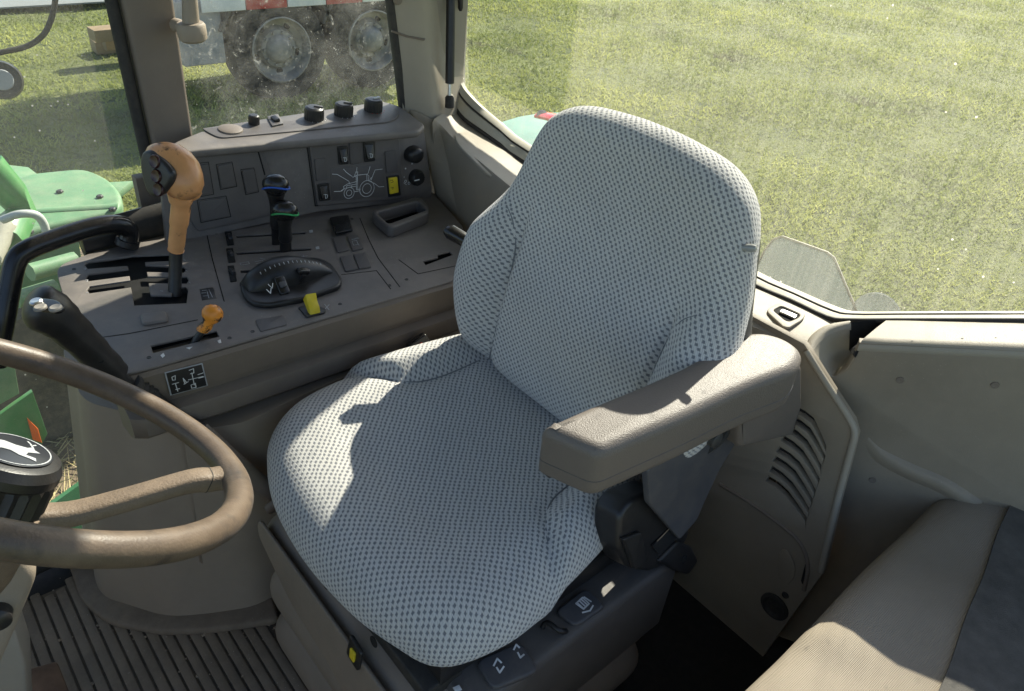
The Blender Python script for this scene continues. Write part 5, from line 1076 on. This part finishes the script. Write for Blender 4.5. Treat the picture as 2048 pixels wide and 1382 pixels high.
slab('recliner_rib', fM2, rnd(fM2.pts([(1238, 1075), (1275, 1060), (1290, 1120), (1262, 1135)]), .004), .008, M_BLACK, rcl, -.001, (), .003, 2)
lv = slab('recliner_lever', fM2, rnd(fM2.pts([(1310, 1120), (1350, 1080), (1378, 1090), (1392, 1118), (1372, 1148), (1345, 1140)]), .008), .016, M_BLACK, seat, -.01, (), .005, 2)
lathe('lever_eye', fM2.p3(1368, 1118, .006), fM2.n, [(.007, 0), (.007, .001), (.001, .0012)], M_DARK, lv, 14)
# under frame, bellows and control plates
wbox('slide_frame', (-.27, -.19, .385), (.125, .215, .432), M_BLACK, seat, .008)
wbox('front_slide_rail', (.09, -.20, .37), (.148, .215, .398), M_RUB, seat, .004)
bx0, bx1, by0, by1 = -.30, .155, -.195, .235
rings = []
NZ = 40
for k in range(NZ+1):
    s = k/NZ; z = .01+.365*s; a = .030*abs(math.sin(math.pi*s*3.0))**.8-.006+(.012 if s > .9 else 0)*0; flare = .02*(1-s)
    o = -a
    rings.append([V((x, y, z)) for x, y in rnd([(bx0+o, by0+o), (bx1-o+flare*.4, by0+o), (bx1-o+flare*.4, by1-o), (bx0+o, by1-o)], .05, 6)])
bel = loft('bellows', rings, M_BELL, seat, 60)
# front cover with latch and screws
fC = FR((.171, 0, .38), (1, 0, .12), (0, 1, 0))
cov = slab('front_cover', fC, rnd([(-.20, -.015), (.235, -.015), (.235, -.15), (.16, -.16), (.05, -.11), (-.08, -.10), (-.20, -.05)], [.02, .01, .03, .05, .06, .04, .03], 5), .006, M_BELL, bel, 0, (), .0025, 2)
ly = fC.px(712, 1303, .006)
lb = slab('latch_bezel', fC, rnd([(ly[0]-.016, ly[1]-.018), (ly[0]+.014, ly[1]-.024), (ly[0]+.018, ly[1]+.018), (ly[0]-.012, ly[1]+.024)], .005), .006, M_BLACK, bel, .005, (), .002, 2)
box('yellow_latch', fC, ly[0]+.002, ly[1], .012, .020, .003, M_YEL, bel, .011, .001, .003)
for x, y in ((652, 1168), (748, 1283)): lathe('cover_screw', fC.p3(x, y, .006), fC.n, [(.008, 0), (.008, .001), (.005, .0005), (.001, .0005)], M_DARK, bel, 14)
# side control box
sb = FR((0, .245, .384), (0, .12, 1), (-1, 0, 0))
wbx = wbox('side_box', (-.30, .190, .20), (.115, .268, .384), M_BOXP, seat, .014, .0, 3)
def plate(nm, pxs, h=.012): return slab(nm, sb, rnd(sb.pts(pxs), .012, 5), h, M_PLATEG, wbx, -.006, (), .004, 3)
p1 = plate('height_switch', [(950, 1325), (1040, 1285), (1078, 1345), (985, 1384)])
for ar in ([[(986, 1336), (993, 1322), (1001, 1330)]], [[(992, 1340), (998, 1350), (1006, 1338)]], [[(1026, 1304), (1031, 1294), (1037, 1300)]], [[(1034, 1310), (1039, 1320), (1046, 1314)]]):
    strokes('height_arrow', sb, sym_px(sb, ar), .0024, .0004, M_WHT, wbx, .0065)
p2 = plate('swivel_plate', [(1108, 1225), (1170, 1178), (1212, 1215), (1150, 1258)])
strokes('seat_symbol', sb, sym_px(sb, [[(1150, 1212), (1163, 1200), (1176, 1212), (1165, 1223), (1150, 1212)], [(1152, 1210), (1164, 1221)], [(1156, 1206), (1169, 1218)], [(1160, 1203), (1173, 1215)], [(1166, 1199), (1180, 1208)], [(1163, 1230), (1178, 1226), (1184, 1216)]]), .0022, .0004, M_WHT, wbx, .0065)
slab('lower_label', sb, sb.pts([(905, 1376), (918, 1370), (924, 1380), (912, 1386)]), .001, M_WHT, wbx, .0002, (), .0002)
tube('slide_loop', cr([sb.p3(1085, 1255, .0), sb.p3(1095, 1245, .01), sb.p3(1120, 1262, .012), sb.p3(1132, 1262, .004)], 3), .004, M_BLACK, wbx, 8)
# small grey lever and belt buckle on the far side
tube('slide_handle', [pY(590, 985, -.21), pY(560, 1002, -.235), pY(538, 1018, -.245)], [.008, .009, .010], M_PILLAR, seat, 12)
bkb = pZ(838, 690, .50)
bk = thing('seat_belt_buckle', 'black seat belt buckle with red release behind the cushion', 'buckle', bkb)
fk = FR(pY(838, 690, -.30), (.2, .9, .35), RT+UPV*.55); box('buckle_body', fk, 0, 0, .042, .030, .020, M_BLACKG, bk, -.01, .004, .006, 3); box('release_button', fk, -.010, .0, .03, .012, .004, M_REDL, bk, .009, .001, .002)
tube('stalk', [pY(830, 700, -.30), pY(815, 745, -.30)], [(.004, .014)]*2, M_BLACK, bk, 8)
rl = thing('recline_handle', 'short black handle sticking out beside the backrest', 'handle', pX(930, 480, -.25)); hp = [pX(897, 461, -.245), pX(900, 463, -.245), pX(940, 486, -.27), pX(980, 500, -.29)]
tube('handle_bar', hp, [(.009, .011), (.0125, .015), (.012, .014), (.0105, .0105)], M_BLACKG, rl, 16)
# belt strap on the right of the seat and clear cap at the back
cl = pX(1512, 497, -.345); lathe('clear_hook', cl, (-.2, 1, .3), [(.004, -.02), (.0055, -.006), (.004, .0), (.001, .001)], mat('clear_plastic', (.30, .30, .28), .2, coat=.4), seat, 14)
# ================================================================== PASSENGER SEAT
ps = thing('passenger_seat', 'folded down tan cloth passenger seat in the lower right corner', 'seat', (-.35, .7, 0))
def wr(x, y): return .004*math.sin(x*23+y*9)*math.exp(-((y-.56)/.09)**2)+.0035*math.sin(x*11-y*31+1)+.006*math.exp(-((x+.28+.6*(y-.5))/.03)**2)*math.exp(-((y-.50)/.05)**2)
yz = [(.505, .02), (.500, .20), (.492, .36), (.480, .41), (.4745, .43), (.4755, .445), (.482, .458), (.495, .466), (.52, .470), (.55, .473), (.58, .475), (.62, .477), (.68, .478), (.76, .478), (.90, .475), (1.0, .46)]
rings = []
for x in np.linspace(-.80, .16, 70):
    e = sstep(-.80, -.765, x)
    rings.append([V((x, y+.0015*math.sin(x*17)*(z > .3), z+(wr(x, y) if z > .40 else 0)-(1-e)*.02*(z > .4))) for y, z in yz])
loft('seat_cover', rings, M_INST, ps, 60, closed=False, caps=(False, False))
rings = []
for x in np.linspace(-.79, .15, 60):
    yb = .552+.165*(x+.79)+.0015*math.sin(x*31)
    rings.append([V((x, y, .4785+.0035+wr(x, y))) for y in (yb, yb+.03, yb+.1, yb+.2, 1.0)]+[V((x, 1.0, .46)), V((x, yb, .470))])
loft('charcoal_insert', rings, M_INSTD, ps, 60)
tube('piping', cr([V((-.800, .478, .448)), V((-.802, .50, .462)), V((-.803, .60, .470)), V((-.803, .8, .47))], 4), .003, M_BLACK, ps, 8)
